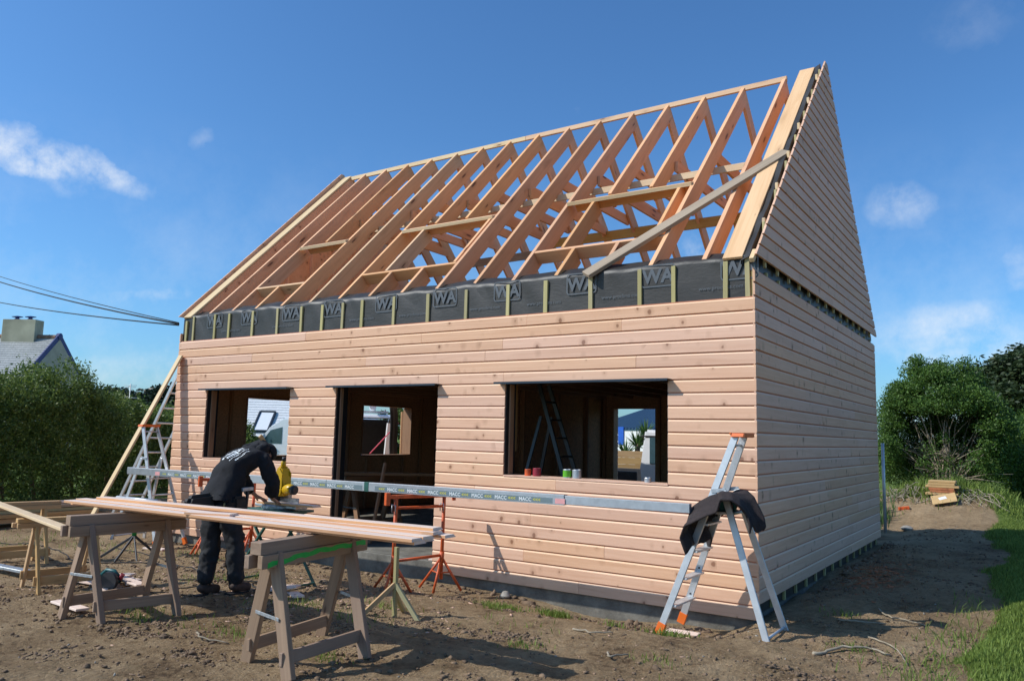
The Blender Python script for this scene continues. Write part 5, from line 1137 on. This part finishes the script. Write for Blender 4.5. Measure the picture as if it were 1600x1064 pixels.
# house to the left beyond the hedge
t = thing('slate_house', 'neighbouring house with pale slate roof and blue verge rising above the left hedge', 'house')
rd = Vector((-.873, -.489, 0)); wd = Vector((.489, -.873, 0)); G = Vector((-38.4, 12.0, 6.0)); L = 12; hw = 4.1
def gp(a, b, z): return G+rd*a+wd*b+Vector((0, 0, z-6.0))
for sg in (-1, 1):
    slope_roof(t, gp(-.1, sg*hw, 1.9), gp(L, sg*hw, 1.9), gp(L, 0, 6.0), gp(-.1, 0, 6.0), 34, 'slate')
    bar(t, 'verge_board', gp(-.14, 0, 6.05), gp(-.14, sg*hw*1.02, 1.9), .06, .26, 'navy', upv=(0, 0, 1))
    bar(t, 'side_wall', gp(.0, sg*(hw-.3), 1.0), gp(L, sg*(hw-.3), 1.0), .2, 2.4, 'render')
    quad(t, 'gable_wall', [gp(.02 if sg > 0 else L, -hw+.3, -.2), gp(.02 if sg > 0 else L, hw-.3, -.2), gp(.02 if sg > 0 else L, hw-.3, 2.15), gp(.02 if sg > 0 else L, 0, 5.9), gp(.02 if sg > 0 else L, -hw+.3, 2.15)], 'render', .2)
for k in range(30):
    f = k*.4; lathe(t, 'ridge_tile', [(.11, 0), (.12, .02), (.12, .37), (.13, .38), (.13, .42)], 'terra', frame(gp(f, 0, 6.0), gp(f+.4, 0, 6.0)) @ Matrix.Rotation(PI/2, 4, 'Y'), 10)
lathe(t, 'ridge_finial', [(0, 0), (.17, .02), (.17, .18), (0, .2)], 'navy', frame(gp(-.22, 0, 6.04), gp(.1, 0, 6.04)) @ Matrix.Rotation(PI/2, 4, 'Y'), 12)
c = box(t, 'chimney', (0, 0, 0), (1.0, 1.0, 1.0), 'chim', .01); c.matrix_basis = Matrix.Translation(gp(1.85, 0, 5.9)) @ Matrix((rd*1.0, wd*1.0, Vector((0, 0, 1)))).transposed().to_4x4() @ Matrix.Diagonal((1.75, .62, 1.9, 1)) @ Matrix.Translation((-.5, 0, 0))
for a in (1.5, 2.2): lathe(c, 'chimney_cowl', [(.10, 0), (.08, .06), (.05, .07), (.05, .12), (.14, .15), (.14, .18), (0, .22)], 'navy', c.matrix_basis.inverted() @ Matrix.Translation(gp(a, 0, 6.85)), 12)
# aerial and its low white house
t = thing('aerial', 'thin television aerial mast standing above the far trees', 'aerial', (-41.1, 17.6, 0))
tube(t, 'mast', [(0, 0, 0), (0, 0, 4.1)], .03, 'galv', 6)
for z, w in ((4.0, .35), (3.9, .3), (3.3, .45)): tube(t, 'aerial_rod', [(-w, -w*.5, z), (w, w*.5, z)], .015, 'galv', 5)
t = thing('low_white_house', 'flat white-roofed building just showing above the hedge', 'building', (-42, 17.5, 0), math.radians(66)); box(t, 'wall', (-.9, -2, 0), (.9, 2, 2.6), 'wrender'); box(t, 'roof', (-1.1, -2.2, 2.6), (1.1, 2.2, 2.78), 'wrender')
# house seen through the left window
t = thing('pale_roofed_house', 'house with pale grey slate roof and skylight seen through the left-hand window', 'house')
rd = Vector((.847, .531, 0)); dn = Vector((.531, -.847, 0)); A = Vector((-35.2, 22.6, 6.9))
def q2(a, b): return A+rd*a+dn*b+Vector((0, 0, -b))
slope_roof(t, q2(0, 5.6), q2(4.6, 5.6), q2(4.6, 0), q2(0, 0), 40, 'slate2', .02); slope_roof(t, A-dn*5.6+rd*4.6-Vector((0, 0, 5.6)), A-dn*5.6-Vector((0, 0, 5.6)), A, A+rd*4.6, 20, 'slate2')
for a in (.1, 4.5): quad(t, 'gable_wall', [A+rd*a+dn*5.3-Vector((0, 0, 6.9)), A+rd*a-dn*5.3-Vector((0, 0, 6.9)), A+rd*a-dn*5.3-Vector((0, 0, 5.5)), A+rd*a-Vector((0, 0, .2)), A+rd*a+dn*5.3-Vector((0, 0, 5.5))], 'wrender', .15)
s = quad(t, 'skylight', [q2(1.24, 5.37)+Vector((0, 0, .12)), q2(1.92, 5.37)+Vector((0, 0, .12)), q2(1.92, 4.46)+Vector((0, 0, .12)), q2(1.24, 4.46)+Vector((0, 0, .12))], 'white', .1)
fr_ = [q2(1.18, 5.43), q2(1.98, 5.43), q2(1.98, 4.40), q2(1.18, 4.40)]
for a, b in zip(fr_, fr_[1:]+fr_[:1]): bar(s, 'skylight_frame', a+Vector((0, 0, .1)), b+Vector((0, 0, .1)), .09, .12, 'flash')
# blue-roofed house seen through the back doorway
t = thing('blue_roofed_house', 'white house with blue ribbed metal roof seen through the back doorway', 'house')
v_ = Vector((-.427, .904, 0)); r_ = Vector((.904, .427, 0)); e = (r_*.6-v_*.8); u_ = (r_*.8+v_*.6); E0 = Vector((-17.9, 33.4, 2.15)); 
def q3(a, b): return E0+e*a+u_*b+Vector((0, 0, .30*b))
quad(t, 'roof', [q3(-3, 0), q3(5, 0), q3(5, 6), q3(-3, 6)], 'bluemetal', .06)
for k in range(27): bar(t, 'roof_rib', q3(-3+.3*k, 0)+Vector((0, 0, .03)), q3(-3+.3*k, 6)+Vector((0, 0, .03)), .10, .10, 'bluemetal')
wl_ = bar(t, 'wall', E0-e*2.9+u_*.15-Vector((0, 0, 1.12)), E0+e*4.9+u_*.15-Vector((0, 0, 1.12)), .2, 2.2, 'wrender')
bar(t, 'shutter', E0+e*.2-Vector((0, 0, .35))-u_*.0, E0+e*.7-Vector((0, 0, .35)), .05, 1.0, 'blue')
# planter wall of wide boards
t = thing('timber_planter', 'low retaining wall of wide yellowish boards seen through the back doorway', 'planter', (-8.8, 15.0, 0))
for k in range(6): bar(t, 'planter_board', (-2.2, -.9, .1+.21*k), (2.6, 1.3, .1+.21*k), .06, .205, 'lightw')
for f in (0, .5, 1): bar(t, 'post', (-2.2+4.8*f-.02, -.85+2.2*f+.06, 0), (-2.2+4.8*f-.02, -.85+2.2*f+.06, 1.2), .08, .08, 'green_w', upv=(1, 0, 0))

# ------------------------------------------------------------------ vans behind the house
def van(label, loc, rz, open_rear=False, L=4.9, Hh=2.15):
    t = thing('van', label, 'van', loc, rz, None)
    pr = [(-L/2, .35), (L/2-.05, .35), (L/2, .75), (L/2-.10, 1.0), (L/2-.62, 1.16), (L/2-1.12, 1.78), (L/2-1.65, Hh-.05), (-L/2+.3, Hh), (-L/2+.06, Hh-.12), (-L/2, 1.2)]
    if not open_rear: poly_prism(t, 'body', pr, 1.85, 'white', Matrix.Identity(4), .05)
    else:
        for s in (-1, 1): poly_prism(t, 'side_panel', pr, .07, 'white', Matrix.Translation((0, s*.89, 0)), .01)
        poly_prism(t, 'roof_panel', [(-L/2+.03, Hh-.10), (L/2-2.0, Hh-.08), (L/2-2.0, Hh-.02), (-L/2+.3, Hh+.0), (-L/2+.05, Hh-.04)], 1.72, 'white', Matrix.Identity(4), .008)
        box(t, 'load_floor', (-L/2+.02, -.86, .5), (L/2-.3, .86, .58), 'darkp'); box(t, 'bulkhead', (L/2-1.9, -.85, .58), (L/2-1.85, .85, Hh-.1), 'darkp')
        box(t, 'lining', (-L/2+.15, -.852, .6), (L/2-1.9, -.83, Hh-.2), 'deck', 0); box(t, 'lining', (-L/2+.15, .83, .6), (L/2-1.9, .852, Hh-.2), 'deck', 0)
        box(t, 'rear_door', (-L/2-.75, .90, .5), (-L/2+.0, .95, Hh-.15), 'white', .015); box(t, 'rear_door', (-L/2-.75, -.95, .5), (-L/2+.0, -.90, Hh-.15), 'white', .015)
        box(t, 'front_end', (L/2-1.2, -.88, .4), (L/2-.2, .88, .98), 'white', .03)
    for s in (-1, 1):
        y = s*.928
        quad(t, 'side_window', [(L/2-1.62, y, 1.17), (L/2-.80, y, 1.17), (L/2-1.16, y, 1.64), (L/2-1.62, y, 1.76)], 'glass', .01)
        quad(t, 'door_seam', [(L/2-2.12, y*1.001, .6), (L/2-2.10, y*1.001, .6), (L/2-2.10, y*1.001, 1.9), (L/2-2.12, y*1.001, 1.9)], 'darkp')
        bar(t, 'sill_trim', (-L/2+.1, y, .62), (L/2-.1, y, .62), .02, .12, 'darkp')
        quad(t, 'red_stripe', [(L/2-3.35, y*1.002, .7), (L/2-3.0, y*1.002, .7), (L/2-3.35, y*1.002, 1.35), (L/2-3.5, y*1.002, 1.35)], 'red')
        bar(t, 'roof_rack_rail', (-L/2+.2, s*.7, Hh+.12), (L/2-2.2, s*.7, Hh+.12), .04, .04, 'galv')
        for x in (-L/2+.75, L/2-.85):
            w = lathe(t, 'wheel', [(.0, -.1), (.26, -.1), (.32, -.08), (.33, 0), (.32, .08), (.26, .1), (0, .1)], 'rubber', Matrix.Translation((x, s*.84, .32)) @ Matrix.Rotation(PI/2, 4, 'X'), 24)
            lathe(w, 'rim', [(0, -.104), (.2, -.105), (.2, .105), (0, .104)], 'galv', None, 16)
    quad(t, 'windscreen', [(L/2-.62, -.75, 1.19), (L/2-.62, .75, 1.19), (L/2-1.10, .70, 1.79), (L/2-1.10, -.70, 1.79)], 'glass', .01)
    for x in (-L/2+.5, -L/2+1.6): bar(t, 'roof_bar', (x, -.8, Hh+.08), (x, .8, Hh+.08), .05, .04, 'galv')
    return t
vd = math.atan2(-3.9, -3.1)
v1 = van('white van seen side-on through the left-hand window', (-20.15, 12.75, 0), math.atan2(-.36, -.93))
v2 = van('white van with open rear doors and roof tube seen through the doorway', (-15.1, 10.0, 0), math.radians(134), True)
tube(v2, 'roof_tube', [(-2.6, -.35, 2.38), (.6, -.35, 2.38)], .10, 'white', 14)
# pick-up behind the back door
t = thing('pickup_truck', 'grey flatbed truck with white cab just outside the back doorway', 'truck', (-5.0, 9.3, 0), 0)
box(t, 'bed_side', (-2.4, -.8, .45), (-.15, -.76, .92), 'darkp', .01); box(t, 'bed_side', (-2.4, .8, .45), (-.15, .84, .92), 'darkp', .01); box(t, 'bed_floor', (-2.4, -.76, .45), (-.15, .8, .52), 'darkp', .01); box(t, 'tailgate', (-2.45, -.8, .45), (-2.4, .84, .92), 'darkp', .01)
poly_prism(t, 'cab', [(-.05, .4), (1.7, .4), (1.75, .95), (1.2, 1.1), (.75, 1.8), (.02, 1.85), (-.08, 1.0)], 1.6, 'white', Matrix.Translation((0, .02, 0)), .05)
quad(t, 'cab_window', [(.15, -.79, 1.1), (.95, -.79, 1.1), (.68, -.79, 1.65), (.15, -.79, 1.68)], 'glass', .01); bar(t, 'gutter', (-.06, -.79, 1.70), (.7, -.79, 1.70), .02, .03, 'darkp')
for x in (-1.7, 1.0):
    for y in (-.72, .76): lathe(t, 'wheel', [(0, -.09), (.3, -.09), (.33, 0), (.3, .09), (0, .09)], 'rubber', Matrix.Translation((x, y, .33)) @ Matrix.Rotation(PI/2, 4, 'X'), 20)
# odds and ends outside the far window
solo_bar('upright_plank', (-10.5, 6.78, 0), (-10.5, 6.76, 2.15), .10, .025, 'lightw', 'pale plank standing upright outside the far window', 'plank', upv=(1, 0, 0))
tag(tube(None, 'pink_strap', [(-10.5, 5.70, 1.16), (-10.5, 6.62, 1.88)], .014, 'pink', 6), 'pink strap stretched slantwise outside the far window', 'strap')
t = thing('white_door_leaf', 'white panel leaning upright beyond the far window beside the pink strap', 'panel', (-10.9, 6.78, 0)); bar(t, 'panel', (0, -.12, 0), (0, .05, 1.86), .32, .04, 'wrender', upv=(1, 0, 0))
t = thing('dark_tarpaulin', 'dark sheet hanging at the right side of the far window', 'tarpaulin')
bm = bmesh.new(); g_ = [[bm.verts.new((-9.62+.03*math.sin(j*1.3), 5.42+.05*j-.06*(1-i/8)*math.sin(i*.5)+(.10*(i/8)**3)*-1, 1.05+1.2*i/8)) for j in range(6)] for i in range(9)]
for i in range(8):
    for j in range(5): bm.faces.new((g_[i][j], g_[i][j+1], g_[i+1][j+1], g_[i+1][j]))
me = bm_mesh('sheet', bm, True); me.materials.append(M['rubber']); o = link('sheet', me, None, t); s = o.modifiers.new('s', 'SOLIDIFY'); s.thickness = .006

# ------------------------------------------------------------------ overhead lines
for k, (end, r, lb) in enumerate([((-41.3, 5.2, 10.6), .008, 'upper thin overhead line running to the left gable'), ((-41.3, 5.6, 10.25), .014, 'thick middle overhead line running to the left gable'), ((-40.5, 6.5, 8.15), .012, 'lowest overhead line running to the left gable')]):
    a = Vector((-9.50, .05, 3.36-.02*k)); b = Vector(end); pts = []
    for i in range(25): f = i/24; p = a.lerp(b, f); p.z -= [1.1, 1.2, .7][k]*4*f*(1-f)*.35; pts.append(p)
    tag(tube(None, 'overhead_line', pts, r, 'rubber', 6), lb, 'cable', 'overhead lines to the gable')
